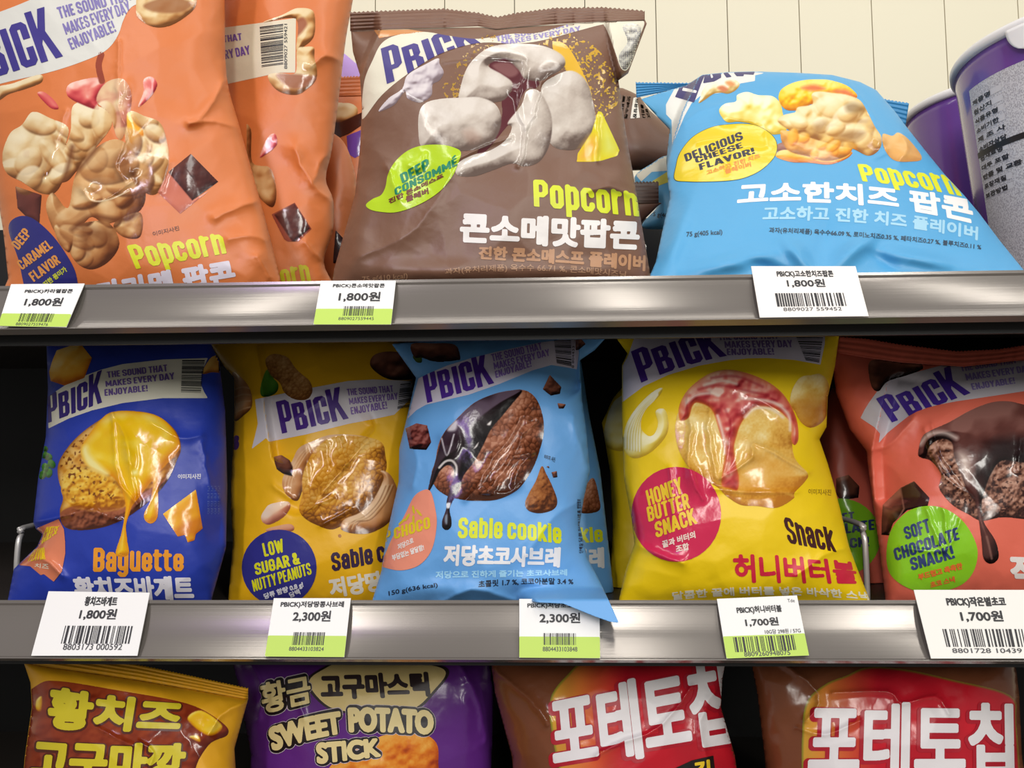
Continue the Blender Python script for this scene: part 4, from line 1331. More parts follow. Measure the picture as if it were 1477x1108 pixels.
G.banner(z((372, 165), (330, 240), (298, 300), (300, 370), (338, 410), (342, 590), (372, 520), (430, 380), (480, 290), (540, 240), (620, 225), (700, 215), (790, 200), (825, 150), (930, 132), (932, 92), (1000, 76), (900, 60), (700, 60), (540, 70), (480, 120)), (226, 226, 222), smooth=False)
G.shape('brand_lettering', z((362, 245), (400, 165), (462, 140), (560, 86), (578, 82), (548, 150), (498, 286)), (48, 42, 104), 3, G.ban)
G.shape('brand_lettering', z((420, 178), (518, 200), (512, 218), (412, 200)), (226, 226, 222), 4, G.ban)
G.shape('brand_lettering', z((562, 148), (575, 80), (690, 70), (690, 108), (640, 136)), (48, 42, 104), 3, G.ban)
G.shape('brand_lettering', z((612, 84), (626, 84), (634, 108), (620, 112)), (226, 226, 222), 4, G.ban)
G.shape('brand_lettering', z((700, 70), (735, 70), (766, 102), (728, 108)), (48, 42, 104), 3, G.ban)
G.shape('brand_lettering', z((775, 68), (930, 66), (920, 88), (850, 84), (850, 98), (800, 98)), (48, 42, 104), 3, G.ban)
cv = Canvas(985, 88, 1345, 250)
cv.lump(z((545, 240), (560, 195), (600, 150), (680, 130), (740, 118), (800, 130), (822, 160), (790, 200), (740, 222), (690, 215), (640, 222), (580, 262), (530, 290)), [(170, 130, 60), (222, 196, 130), (242, 228, 190), (250, 244, 226)], dome=10, rough=.5, scale=8)
cv.paint(z((665, 180), (700, 165), (740, 190), (705, 210)), (206, 120, 80))
cv.paint(z((720, 140), (760, 132), (790, 160), (750, 170)), (222, 150, 90))
z = Z(4.344, 990, 90)
cv.lump(z((560, 520), (640, 500), (740, 560), (640, 570), (570, 560)), [(90, 50, 46), (140, 92, 84), (160, 112, 100)], dome=10)
cv.lump(z((1230, 450), (1290, 460), (1330, 440), (1400, 490), (1477, 600), (1400, 622), (1300, 612), (1240, 540)), [(200, 140, 70), (226, 170, 96), (238, 194, 128)], dome=12)
cv.lump(z((205, 305), (240, 260), (310, 245), (318, 205), (380, 185), (450, 205), (540, 212), (590, 262), (610, 350), (625, 430), (560, 452), (500, 440), (420, 390), (330, 372), (250, 372)), BUTTER, dome=22, rough=.4, scale=15, seed=3)
cv.lump(z((578, 230), (600, 165), (700, 118), (850, 105), (970, 130), (1040, 170), (1065, 222), (900, 230), (780, 262), (690, 300), (618, 292)), [(196, 110, 16), (232, 160, 20), (244, 200, 30), (248, 226, 110)], dome=16, rough=.5, scale=9, seed=4)
cv.paint(z((720, 160), (800, 140), (870, 165), (800, 180)), (222, 112, 60), soft=3)
cv.paint(z((920, 180), (1000, 170), (1060, 215), (980, 200)), (222, 112, 60), soft=3)
cv.lump(z((560, 590), (600, 550), (720, 560), (860, 600), (960, 600), (1040, 560), (1010, 600), (900, 640), (780, 630), (660, 625)), CHEDDAR, dome=12, rough=.4, seed=5)
cv.lump(z((590, 450), (600, 425), (700, 440), (860, 480), (1000, 520), (1040, 540), (1000, 590), (880, 620), (760, 590), (650, 560), (600, 500)), [(150, 90, 30), (206, 140, 60), (228, 172, 92), (240, 200, 130)], dome=18, rough=.4, scale=12, seed=6)
cv.lump(z((570, 365), (610, 330), (680, 312), (700, 280), (790, 262), (785, 200), (830, 182), (920, 192), (1000, 202), (1080, 232), (1120, 282), (1180, 400), (1222, 470), (1210, 545), (1140, 585), (1040, 540), (930, 520), (800, 480), (680, 440), (620, 410)), [(150, 96, 44), (204, 158, 88), (228, 194, 124), (240, 216, 160), (246, 232, 190)], dome=32, rough=.55, scale=17, seed=7)
cv.petals(z((570, 365), (680, 312), (790, 262), (920, 192), (1080, 232), (1180, 400), (1210, 545), (1040, 540), (800, 480), (620, 410)), [(170, 116, 54), (216, 172, 104), (236, 206, 142), (246, 226, 176), (250, 240, 206)], 12, 18, 6)
cv.petals(z((590, 450), (700, 440), (1000, 520), (1000, 590), (760, 590), (600, 500)), CHEDDAR, 8, 12, 7)
cv.paint(z((1000, 265), (1060, 255), (1120, 290), (1080, 320), (1010, 310)), (120, 84, 44), alpha=.6, soft=4)
cv.paint(z((960, 460), (1040, 430), (1120, 440), (1060, 490)), (140, 94, 52), alpha=.6, soft=4)
cv.paint(z((800, 390), (880, 370), (860, 430), (810, 450)), (140, 94, 52), alpha=.5, soft=5)
G.picture('food_print', cv, layer=2)
z = Z(4.923, 900, 90)
bp_ = z((362, 830), (370, 740), (400, 640), (490, 530), (620, 462), (760, 440), (900, 440), (1000, 478), (1068, 540), (1086, 610), (1060, 680), (980, 758), (880, 810), (770, 836), (600, 846), (450, 845))
c0 = np.mean(bp_, axis=0)
G.badge = G.shape('flavor_badge', [tuple(c0 + (np.array(p) - c0) * 1.012) for p in bp_], (70, 70, 30), 3, smooth=True, **GLOSS)
G.badge['label'] = 'yellow lemon-shaped badge'
G.shape('badge_field', bp_, (232, 206, 44), 4, G.badge, smooth=True, **GLOSS)
G.text('badge_lettering', 'DELICIOUS', z((440, 706), (850, 546), (832, 488), (424, 654)), (42, 40, 60), .075, layer=5, parent=G.badge)
G.text('badge_lettering', 'CHEESE', z((512, 716), (848, 604), (834, 566), (500, 680)), (42, 40, 60), .075, layer=5, parent=G.badge)
G.text('badge_lettering', 'FLAVOR!', z((540, 766), (932, 646), (918, 604), (528, 722)), (42, 40, 60), .075, layer=5, parent=G.badge)
G.text('badge_lettering', '고소하고 진한 치즈', z((590, 800), (970, 678), (962, 645), (582, 768)), (224, 140, 50), .06, layer=5, parent=G.badge)
G.text('badge_lettering', '플레이버', z((720, 795), (905, 740), (898, 702), (712, 760)), (224, 140, 50), .06, layer=5, parent=G.badge)
z = Z(3.38, 1040, 220)
G.text('name_lettering', 'Popcorn', z((690, 140), (1176, 214), (1122, 104), (663, 55)), (220, 224, 30), .06, mode='tall', bend=(-2, -2))
G.text('name_lettering', '고소한치즈 팝콘', z((75, 262), (1238, 352), (1218, 225), (85, 150)), (240, 238, 236), .055, bend=(-15, -11))
G.text('name_lettering', '고소하고 진한 치즈 플레이버', z((200, 337), (1252, 430), (1255, 362), (205, 262)), (160, 208, 232), .05, bend=(-10, -10))
G.text('ingredient_lettering', '과자(유처리제품) 옥수수66.09 %, 로미노치즈0.35 %, 페타치즈0.27 %, 블루치즈0.11 %', z((233, 396), (1268, 480), (1270, 448), (235, 364)), (34, 62, 84), .03, bend=(-4, -4))
G.text('ingredient_lettering', '75 g(405 kcal)', [(990, 343.5), (1042, 340), (1042, 331), (990, 334.5)], (34, 62, 84), .03)

# ---- what lies behind and between the brown and the blue bag
Hh = Bag('brown bag with fine print lying behind the brown and light blue popcorn bags', [(880, 134), (918, 136), (936, 158), (968, 186), (992, 215), (985, 238), (945, 244), (905, 246), (880, 240)], (112, 78, 60), 0.29, 430, bulge=0.03, lean=0.02, seed=7)
z = Z(3.358, 860, 90)
Hh.ban = Hh.shape('nutrition_label', z((70, 150), (190, 166), (235, 215), (300, 272), (120, 275)), (104, 78, 62), 1)
Hh.shape('label_panel', z((180, 172), (196, 168), (212, 268), (165, 272)), (222, 216, 204), 2, Hh.ban)
for k, (s, qz) in enumerate((('원재료', ((110, 275), (128, 158), (142, 160), (126, 275))), ('콘소메맛', ((134, 274), (152, 162), (168, 164), (150, 274))), ('영양정보', ((176, 270), (190, 172), (204, 176), (196, 270))), ('나트륨', ((220, 268), (214, 200), (228, 206), (240, 268))), ('지방', ((246, 268), (236, 220), (250, 226), (264, 268))))):
    Hh.text('fine_lettering', s, z(*qz), (40, 30, 26) if k == 2 else (216, 204, 190), .05, layer=3, parent=Hh.ban)
J = Bag('light blue bag end pushed in low behind the light blue cheese popcorn bag', [(915, 256), (940, 236), (964, 224), (1010, 230), (1010, 332), (964, 331), (925, 327), (949, 296), (930, 285)], (84, 164, 212), 0.235, 430, bulge=0.018, lean=0.015, seed=8)
J.shape('brand_banner', [(915, 250), (940, 234), (966, 222), (966, 246), (940, 248), (925, 262)], (224, 220, 204), 1)
J.shape('food_print', [(940, 262), (965, 246), (966, 262), (950, 268)], (206, 196, 70), 1)
J.text('ingredient_lettering', '75 g(405 kcal)', [(937, 313), (985, 318), (985, 310), (938, 305)], (34, 62, 84), .03)
K = Bag('brown bag end with a ribbed seal poking out behind the large brown bag', [(890, 292), (950, 292), (948, 298), (928, 318), (915, 330), (885, 330)], (98, 66, 52), 0.205, 430, bulge=0.012, lean=0.01, seed=9)
K.seal([(890, 293), (950, 293)], [(890, 264), (950, 263)], (74, 50, 40), teeth=2.4, rows=5)
divider(world(926, 345, 0.10)[0], 0.09, BOARD[0], 'wire shelf divider standing between the brown and the light blue popcorn bags', 0.05)

# ---- purple tubs
def tub(label, cx, cytop, Yc, r0, r1, h, lab):
    c = world(cx, cytop, Yc)
    zt = c[2]
    zb = BOARD[0] + 0.0006
    R = empty('snack_tub', (c[0], c[1], zb))
    tag(R, label, 'snack tub', 'purple snack tubs')
    n = 96
    def ring(r, z_):
        return [(c[0] + r * math.cos(q), c[1] + r * math.sin(q), z_) for q in np.linspace(0, 2 * math.pi, n, endpoint=False)]
    def lathe(name, prof, m):
        V = [p for r, z_ in prof for p in ring(r, z_)]
        k = len(prof)
        i = (np.arange(k - 1)[:, None] * n + np.arange(n)[None, :]).ravel()
        j = (np.arange(k - 1)[:, None] * n + ((np.arange(n) + 1) % n)[None, :]).ravel()
        q = np.stack([i, j, j + n, i + n], 1)
        caps = [np.arange(n)[None, ::-1], (np.arange(n) + (k - 1) * n)[None, :]]
        return build(name, V, [q] + caps, m, R)
    rb = lambda z_: r1 + (r0 - r1) * (z_ - zb) / (zt - zb)
    lathe('tub_body', [(rb(z_), z_) for z_ in np.linspace(zb, zt - 0.004, 24)], mat((104, 62, 150), rough=0.22, coat=0.6))
    rim = lathe('lid', [(r0 + .0005, zt - .007), (r0 + .003, zt - .006), (r0 + .0035, zt - .001), (r0 + .002, zt + .002), (r0 - .002, zt + .0025), (r0 - .006, zt - .001), (r0 * .5, zt - .001)], mat((232, 230, 232), rough=0.35))
    return R, c, zt, zb, rb, rim


def on_tub(c, rb, a0, a1, z0, z1, name, m, parent, off=0.0004, n=40, k=24, fn=None):
    """a printed panel wrapped round the tub between two angles (degrees, -90 faces the front)"""
    V = []
    for z_ in np.linspace(z0, z1, k):
        for a in np.linspace(math.radians(a0), math.radians(a1), n):
            zz = z_ + (fn(a) if fn else 0)
            r = rb(zz) + off
            V.append((c[0] + r * math.cos(a), c[1] + r * math.sin(a), zz))
    i = (np.arange(k - 1)[:, None] * n + np.arange(n - 1)[None, :]).ravel()
    return build(name, V, [np.stack([i, i + 1, i + n + 1, i + n], 1)], m, parent)


def tub_text(c, rb, s, a0, a1, z0, z1, color, parent, bold=.05, off=.0009, rot=False):
    T = text_field(s, 60, 12, 12 * bold, 0.6, 'ink')
    f, U, Vv = T
    f[0, :] = f[-1, :] = -1
    f[:, 0] = f[:, -1] = -1
    X, Yc, polys, _ = march(f)
    u, v = bil(U, X, Yc), bil(Vv, X, Yc)
    a = np.radians(a0 + (a1 - a0) * u)
    zz = z0 + (z1 - z0) * v
    r = rb(zz) + off
    return build('fine_lettering', np.stack([c[0] + r * np.cos(a), c[1] + r * np.sin(a), zz], 1), polys, mat(color, rough=.4), parent)


R2 = tub('smaller-looking purple tub half hidden behind the big purple tub with grey label', 1424, 158, 0.365, 0.084, 0.066, 0, 0)
on_tub(R2[1], R2[4], -128, -118, R2[2] - .075, R2[2] - .035, 'white_label', mat((206, 202, 206), rough=.4), R2[0])
R1 = tub('big purple tub with white lid and grey fine-print label, in front on the top shelf', 1553, 73, 0.17, 0.094, 0.074, 0, 0)
c, zt, zb, rb = R1[1:5]
lm = bpy.data.materials.new('fine_print')
lm.use_nodes = True
nt = lm.node_tree
pp = nt.nodes['Principled BSDF']
pp.inputs['Roughness'].default_value = 0.35
tc = nt.nodes.new('ShaderNodeTexCoord')
mp = nt.nodes.new('ShaderNodeMapping')
mp.inputs['Scale'].default_value = (1300, 1300, 700)
no = nt.nodes.new('ShaderNodeTexNoise')
no.inputs['Scale'].default_value = 1.0
no.inputs['Detail'].default_value = 1.0
rp = nt.nodes.new('ShaderNodeValToRGB')
rp.color_ramp.elements[0].position = 0.44
rp.color_ramp.elements[0].color = (*lin((166, 163, 172)), 1)
rp.color_ramp.elements[1].position = 0.52
rp.color_ramp.elements[1].color = (*lin((206, 204, 210)), 1)
nt.links.new(tc.outputs['Object'], mp.inputs['Vector'])
nt.links.new(mp.outputs['Vector'], no.inputs['Vector'])
nt.links.new(no.outputs['Fac'], rp.inputs['Fac'])
nt.links.new(rp.outputs['Color'], pp.inputs['Base Color'])
LB = on_tub(c, rb, -183, -60, zb + .012, zt - .032, 'fine_print_label', lm, R1[0], n=80, fn=lambda a: 0)
LB['label'] = 'grey label of fine print'
on_tub(c, rb, -183, -60, zt - .094, zt - .089, 'black_band', mat((22, 20, 26), rough=.4), LB, off=.0008, n=80, k=3)
on_tub(c, rb, -150, -60, zt - .136, zt - .132, 'black_band', mat((22, 20, 26), rough=.4), LB, off=.0008, n=80, k=3)
for k, s in enumerate(('제품명', '원산지', '식품유형', '소비기한', '제 조 사', '소비자상담', '원재료명', '대두 포함', '반품 및 교환', '포장재질', '보관방법')):
    zz = zt - .042 - .0083 * k
    on_tub(c, rb, -182, -160, zz - .006, zz - .0008, 'heading_panel', mat((206, 204, 210), rough=.4), LB, off=.0006, n=12, k=3)
    tub_text(c, rb, s, -181, -181 + 3.4 * len(s) + 4, zz - .0058, zz - .0012, (40, 38, 46), LB)
# the pull tab of the lid hangs over the rim
tabV = []
ns, nt_ = 15, 9
for i in range(nt_):
    v = i / (nt_ - 1)
    for j in range(ns):
        u = -1 + 2 * j / (ns - 1)
        a = math.radians(-143 + 10.5 * u * math.sqrt(max(0, 1 - (v * .98) ** 2)))
        zz = zt - .004 - .021 * v
        r = rb(zz) + .0042
        tabV.append((c[0] + r * math.cos(a), c[1] + r * math.sin(a), zz))
i = (np.arange(nt_ - 1)[:, None] * ns + np.arange(ns - 1)[None, :]).ravel()
tb = build('pull_tab', tabV, [np.stack([i, i + ns, i + ns + 1, i + 1], 1)], mat((236, 234, 236), rough=.35), R1[0])
tb.modifiers.new('thick', 'SOLIDIFY').thickness = 0.0006


# ================================================================== middle shelf
SLOG = ('THE SOUND THAT', 'MAKES EVERY DAY', 'ENJOYABLE!')
z = Z(2.261, 0, 470)
NAVY = (40, 62, 168)
L = Bag('navy blue baguette snack bag with a melting cheese toast picture on the middle shelf',
        [(67, 490), (180, 487), (300, 487), (316, 520), (325, 594), (328, 700), (326, 790), (306, 862), (305, 880), (8, 880), (12, 862), (20, 821), (26, 815), (54, 788), (61, 771), (52, 763), (48, 754), (55, 690), (66, 630), (69, 560)],
        NAVY, 0.08, 862, bulge=0.045, lean=0.012, seed=11, smooth=False,
        ridges=[([(48, 754), (80, 748), (100, 742)], 0.004, 5), ([(26, 815), (60, 805), (90, 830)], 0.004, 6), ([(162, 595), (166, 640), (170, 690), (196, 727)], 0.0022, 3), ([(162, 595), (180, 630), (190, 690), (196, 727)], 0.0018, 3), ([(50, 753), (95, 742), (130, 735)], 0.004, 8), ([(290, 628), (260, 632), (220, 610)], 0.003, 7), ([(138, 738), (170, 750)], 0.002, 3), ([(318, 720), (300, 690), (292, 640)], 0.003, 8)],
        dents=[(185, 650, 10, 30, -10, 0.004), (310, 760, 20, 60, 0, -0.004), (60, 790, 30, 30, 0, 0.004)])
L.banner(z((155, 232), (215, 192), (270, 165), (330, 143), (400, 125), (530, 110), (678, 105), (668, 128), (658, 150), (655, 190), (665, 215), (678, 236), (530, 236), (400, 252), (300, 276), (225, 302), (158, 335)), (222, 219, 202), smooth=False)
L.logo(z((155, 318), (333, 250), (336, 142), (148, 222)), (56, 40, 120))
L.slogan([(SLOG[0], z((350, 170), (547, 148), (545, 126), (347, 150))), (SLOG[1], z((345, 199), (570, 174), (567, 152), (343, 180))), (SLOG[2], z((341, 229), (482, 213), (480, 193), (340, 207)))], (112, 88, 160))
L.bars('barcode', z((590, 216), (655, 218), (668, 112), (594, 112)), n=22, seed=3, parent=L.ban, layer=3)
cv = Canvas(40, 480, 340, 830)
cv.lump(z((160, 150), (170, 115), (185, 80), (260, 55), (300, 105), (275, 170), (210, 195), (165, 180)), CHEDDAR, False, dome=16, rough=.3, seed=2)
cv.lump(z((690, 102), (722, 98), (735, 115), (722, 150), (690, 152), (662, 158), (664, 140)), [(140, 80, 30), (200, 140, 60), (226, 180, 90)], dome=8)
z4 = Z(3.82, 60, 570)
for q in ((10, 300), (35, 340), (55, 380), (40, 430), (15, 330), (20, 400), (5, 440)):
    cv.lump(z4(*ell(q[0], q[1], 26, 20, 40 + q[1], 10)), [(24, 66, 20), (50, 112, 34), (84, 150, 52)], dome=6, rough=.6, scale=5, seed=q[1])
cv.lump(z4((90, 450), (95, 370), (150, 280), (230, 200), (330, 130), (400, 90), (540, 90), (650, 120), (740, 200), (768, 290), (745, 360), (700, 460), (620, 560), (520, 640), (440, 690), (330, 730), (200, 745), (120, 720), (100, 640), (118, 560)), CRUST, dome=20, rough=.5, scale=11, seed=5, edge=((120, 66, 22), 3))
cv.lump(z4((112, 640), (250, 600), (440, 620), (560, 540), (700, 440), (765, 290), (745, 360), (700, 460), (620, 560), (520, 640), (440, 690), (330, 730), (200, 745), (120, 720)), [(70, 32, 20), (118, 62, 40), (158, 92, 62)], dome=14, rough=.7, scale=6, seed=6)
cv.lump(z4((104, 480), (160, 410), (260, 400), (360, 440), (440, 520), (460, 600), (360, 630), (220, 620), (130, 580)), [(150, 84, 16), (206, 140, 32), (228, 172, 48), (242, 204, 90)], dome=18, rough=.6, scale=8, seed=7, soft=5, grain=.15)
cv.specks(z4((110, 300), (300, 180), (240, 400), (420, 500), (400, 600), (150, 570), (100, 450)), (120, 64, 20), 4, .66, 9)
cv.lump(z4((215, 300), (260, 220), (330, 130), (400, 90), (540, 92), (650, 120), (725, 190), (762, 270), (745, 320), (690, 380), (650, 430), (642, 500), (642, 640), (630, 690), (600, 708), (570, 690), (566, 650), (600, 580), (610, 475), (540, 560), (500, 610), (485, 650), (465, 720), (472, 800), (478, 880), (408, 880), (440, 760), (460, 650), (462, 600), (440, 520), (390, 450), (320, 420), (245, 385)), [(200, 120, 8), (226, 158, 12), (236, 184, 16), (240, 198, 26), (250, 228, 110)], dome=18, rough=.12, scale=26, seed=8, edge=((222, 140, 16), 5))
cv.paint(z4((225, 290), (250, 280), (270, 330), (340, 400), (370, 430), (350, 440), (260, 395), (225, 330)), (246, 232, 150), soft=4)
cv.paint(z4((560, 110), (640, 140), (700, 200), (690, 240), (640, 260), (670, 200), (620, 150)), (244, 226, 120), soft=6, alpha=.7)
cv.paint(z4((500, 420), (530, 410), (530, 435), (505, 440)), (248, 236, 150), soft=3)
cv.lump(z4((668, 655), (850, 520), (888, 735), (850, 765), (842, 800), (805, 812), (790, 770), (750, 780)), [(196, 104, 12), (226, 146, 24), (238, 168, 36), (246, 192, 70)], False, dome=6, rough=.2, seed=4)
cv.paint(z4((740, 730), (880, 670), (888, 735), (850, 765), (750, 780)), (206, 112, 24), soft=4, alpha=.7)
L.picture('food_print', cv, layer=2)
zb = Z(8.523, 0, 740)
L.badge = L.shape('flavor_badge', zb((436, 195), (720, 75), (785, 200), (800, 350), (802, 500), (760, 720), (660, 845), (600, 800), (540, 752), (500, 765), (370, 655), (215, 640), (330, 530), (460, 410), (525, 265)), (224, 132, 96), 3, smooth=False, **GLOSS)
L.badge['label'] = 'salmon badge folded at the bag edge'
L.text('badge_lettering', 'CHEESE', zb((500, 390), (700, 250), (730, 160), (570, 170)), (240, 208, 30), .07, layer=5, parent=L.badge)
L.text('badge_lettering', 'FLAVOR', zb((340, 600), (560, 570), (545, 420), (420, 450)), (230, 196, 30), .07, layer=5, parent=L.badge)
L.text('badge_lettering', '치즈', zb((420, 670), (600, 700), (600, 620), (430, 620)), (238, 226, 200), .04, layer=5, parent=L.badge)
L.text('note_lettering', '이미지사진', z((580, 500), (655, 500), (655, 482), (580, 484)), (214, 214, 226), .03)
L.text('name_lettering', 'Baguette', [(134, 825), (265, 824), (265, 794), (135, 790)], (240, 158, 44), .06, mode='tall')
L.text('name_lettering', '황치즈바게트', [(110, 868), (281, 867), (278, 830), (103, 832)], (232, 230, 236), .05)
for k in range(4):
    L.text('fine_lettering', '영양정보', [(303 + k * 5, 742), (303 + k * 5, 700), (299 + k * 5, 700), (299 + k * 5, 742)], (96, 116, 190), .02, cell=.4)

# ---- amber peanut bag
AMBER = (236, 180, 22)
z = Z(2.261, 290, 470)
M = Bag('amber yellow peanut cookie bag with a round navy badge, beside the navy bag',
        [(299, 489), (430, 486), (560, 488), (592, 500), (598, 600), (594, 700), (576, 800), (560, 866), (556, 880), (328, 880), (330, 855), (336, 780), (333, 735), (333, 690), (336, 647), (338, 603), (338, 545), (323, 528)],
        AMBER, 0.115, 862, bulge=0.045, lean=0.014, seed=12, smooth=False,
        steps=[([(540, 622), (505, 660), (470, 705), (440, 742)], 0.008, 10, 40), ([(366, 478), (375, 530), (383, 600), (392, 660)][::-1], 0.010, 9, 40)],
        ridges=[([(490, 632), (497, 672), (472, 700), (440, 732)], 0.0025, 3), ([(470, 640), (474, 675)], 0.002, 3), ([(530, 637), (497, 672)], 0.002, 3), ([(430, 740), (480, 718)], 0.002, 3), ([(440, 640), (445, 700)], 0.002, 3), ([(375, 480), (400, 600), (430, 600), (470, 570)], 0.002, 4), ([(392, 700), (420, 720)], 0.003, 6), ([(462, 758), (505, 735)], 0.002, 3)],
        dents=[(462, 700, 10, 26, 30, 0.004), (490, 660, 10, 14, 0, 0.003), (360, 700, 25, 60, 0, -0.004), (590, 590, 20, 50, 0, 0.004)])
M.banner(z((176, 240), (330, 208), (480, 180), (560, 175), (697, 180), (692, 230), (630, 290), (560, 305), (480, 320), (340, 355), (222, 378), (212, 366), (165, 402), (178, 350), (185, 320)), (212, 206, 212), smooth=False)
M.logo(z((264, 352), (482, 302), (456, 198), (243, 248)), (70, 36, 128))
M.slogan([(SLOG[0], z((478, 228), (628, 216), (625, 194), (474, 206))), (SLOG[1], z((484, 257), (642, 240), (640, 218), (481, 236))), (SLOG[2], z((490, 290), (608, 270), (604, 246), (486, 266)))], (128, 96, 172))
M.bars('barcode', z((640, 272), (690, 262), (700, 186), (650, 190)), n=16, seed=8, parent=M.ban, layer=3)
cv = Canvas(320, 480, 610, 800)
cv.lump(z((195, 225), (196, 190), (215, 143), (235, 170), (252, 192), (245, 218), (215, 232)), [(30, 70, 16), (58, 116, 28), (92, 150, 50)], dome=8, seed=2)
cv.lump(z((210, 112), (235, 92), (280, 102), (305, 135), (325, 155), (355, 182), (363, 215), (345, 240), (305, 240), (272, 218), (256, 185), (225, 158)), [(104, 62, 26), (152, 100, 48), (184, 132, 74), (212, 166, 108)], dome=18, rough=.2, scale=6, seed=3, cracks=.5, cscale=6)
cv.lump(z((100, 160), (130, 168), (160, 208), (166, 260), (142, 290), (104, 304)), PEANUTCREAM, dome=12, rough=.2, seed=4)
for k in range(4):
    cv.line(z((104, 210 + 26 * k), (135, 200 + 24 * k), (160, 205 + 20 * k)), (220, 176, 130), 1.6)
cv.lump(z((552, 130), (570, 92), (640, 86), (700, 120), (702, 165), (660, 178), (600, 170)), CHOC, dome=16, rough=.5, seed=5)
z5 = Z(5.833, 380, 600)
cv.lump(z5((160, 590), (170, 500), (240, 380), (300, 270), (420, 210), (560, 160), (760, 160), (880, 190), (700, 260), (500, 300), (400, 400), (330, 520), (330, 600), (285, 715), (200, 670)), PEANUTCREAM, dome=14, rough=.2, scale=18, seed=6)
for o in (0, 26, 50):
    cv.line(z5((180 + o, 640), (190 + o, 540), (260 + o, 400), (340 + o, 290), (480, 210 + o), (600, 180 + o)), (236, 196, 150), 1.5, alpha=.8)
cv.lump(z5((300, 780), (325, 660), (330, 500), (400, 330), (500, 222), (640, 165), (880, 180), (1000, 230), (1025, 330), (1035, 440), (980, 600), (880, 760), (720, 880), (580, 955), (430, 910), (335, 850)), BISCUIT, dome=36, rough=.25, scale=20, seed=7, cracks=.55, cscale=8, grain=.08)
cv.lump(z5((650, 935), (680, 870), (800, 820), (900, 740), (975, 620), (1012, 520), (985, 462), (1050, 480), (1105, 560), (1135, 680), (1122, 800), (1040, 910), (900, 985), (760, 990), (668, 965)), PEANUTCREAM, dome=18, rough=.15, scale=20, seed=8)
for o in (0, 32, 64):
    cv.line(z5((680 + o, 930 + o * .3), (720 + o, 880), (840 + o * .8, 830 + o * .4), (950 + o, 720), (1020 + o, 580)), (232, 196, 150), 1.6, alpha=.8)
    cv.line(z5((700 + o, 945 + o * .3), (740 + o, 895), (860 + o * .8, 840 + o * .4), (965 + o, 730), (1030 + o, 590)), (104, 60, 28), 1.4, alpha=.6)
cv.lump(z5((85, 345), (150, 328), (220, 372), (247, 430), (240, 508), (170, 490), (112, 450), (96, 400)), CHOC, False, dome=9, rough=.3, seed=9)
cv.lump(z5((-20, 850), (10, 790), (60, 742), (200, 720), (226, 770), (170, 850), (60, 912), (0, 900)), [(150, 84, 60), (206, 140, 110), (236, 196, 160), (246, 222, 196)], dome=14, rough=.3, seed=10)
cv.lump(z5((30, 950), (200, 910), (255, 930), (235, 970), (60, 980)), [(150, 84, 60), (206, 140, 110), (226, 170, 130)], dome=6, seed=11)
cv.fill(ell(490, 773, 2.5, 2.5, 0, 10), (176, 112, 40))
M.picture('food_print', cv, layer=2)
M.text('logo_lettering', 's', [(335.5, 650), (345, 648), (345, 627), (335.5, 629)], (84, 40, 128), .12)
M.badge = M.shape('flavor_badge', ell(402.6, 819, 54, 55), (52, 52, 134), 3, **GLOSS)
M.badge['label'] = 'round navy badge'
for s, q in (('LOW', ((207, 754), (272, 738), (264, 694), (198, 710))), ('SUGAR &', ((178, 814), (324, 776), (314, 738), (172, 776))), ('NUTTY PEANUTS', ((172, 868), (362, 810), (354, 772), (164, 830)))):
    M.text('badge_lettering', s, z(*q), (222, 220, 30), .075, layer=5, parent=M.badge)
M.text('badge_lettering', '당류 함량 0.8 g!', z((208, 896), (336, 856), (330, 832), (202, 874)), (226, 226, 236), .05, layer=5, parent=M.badge)
M.text('badge_lettering', '담백', [(418.5, 863), (434, 857), (431, 849), (416, 855)], (226, 226, 236), .05, layer=5, parent=M.badge)
M.text('name_lettering', 'Sable cookie', z((428, 802), (740, 742), (730, 680), (422, 742)), (56, 34, 66), .06, mode='tall')
M.text('name_lettering', '저당땅콩사브레', z((424, 890), (824, 832), (812, 762), (412, 824)), (232, 224, 206), .05)

# ---- light blue cocoa cookie bag, its corner lying over the rail
z = Z(2.262, 530, 470)
BLUE = (104, 167, 228)
N2 = Bag('second light blue cookie bag, only a strip showing behind the front light blue one', [(760, 520), (838, 520), (850, 600), (866, 680), (877, 780), (885, 850), (884, 880), (745, 880), (750, 700)], (104, 168, 228), 0.145, 862, bulge=0.02, lean=0.008, seed=14, smooth=False, group='light blue cookie bags')
N2.text('name_lettering', 'Sable cookie', z((440, 716), (770, 706), (766, 656), (438, 664)), (214, 222, 30), .06, mode='tall')
N2.text('name_lettering', '저당초코사브레', z((395, 795), (774, 792), (772, 722), (395, 726)), (230, 232, 236), .05)
cv = Canvas(820, 680, 880, 750)
cv.lump(z((700, 560), (720, 510), (740, 500), (756, 560), (758, 600), (725, 612), (690, 605)), COOKIE, dome=12, rough=.5, cracks=.5, cscale=6)
N2.picture('food_print', cv, layer=2)

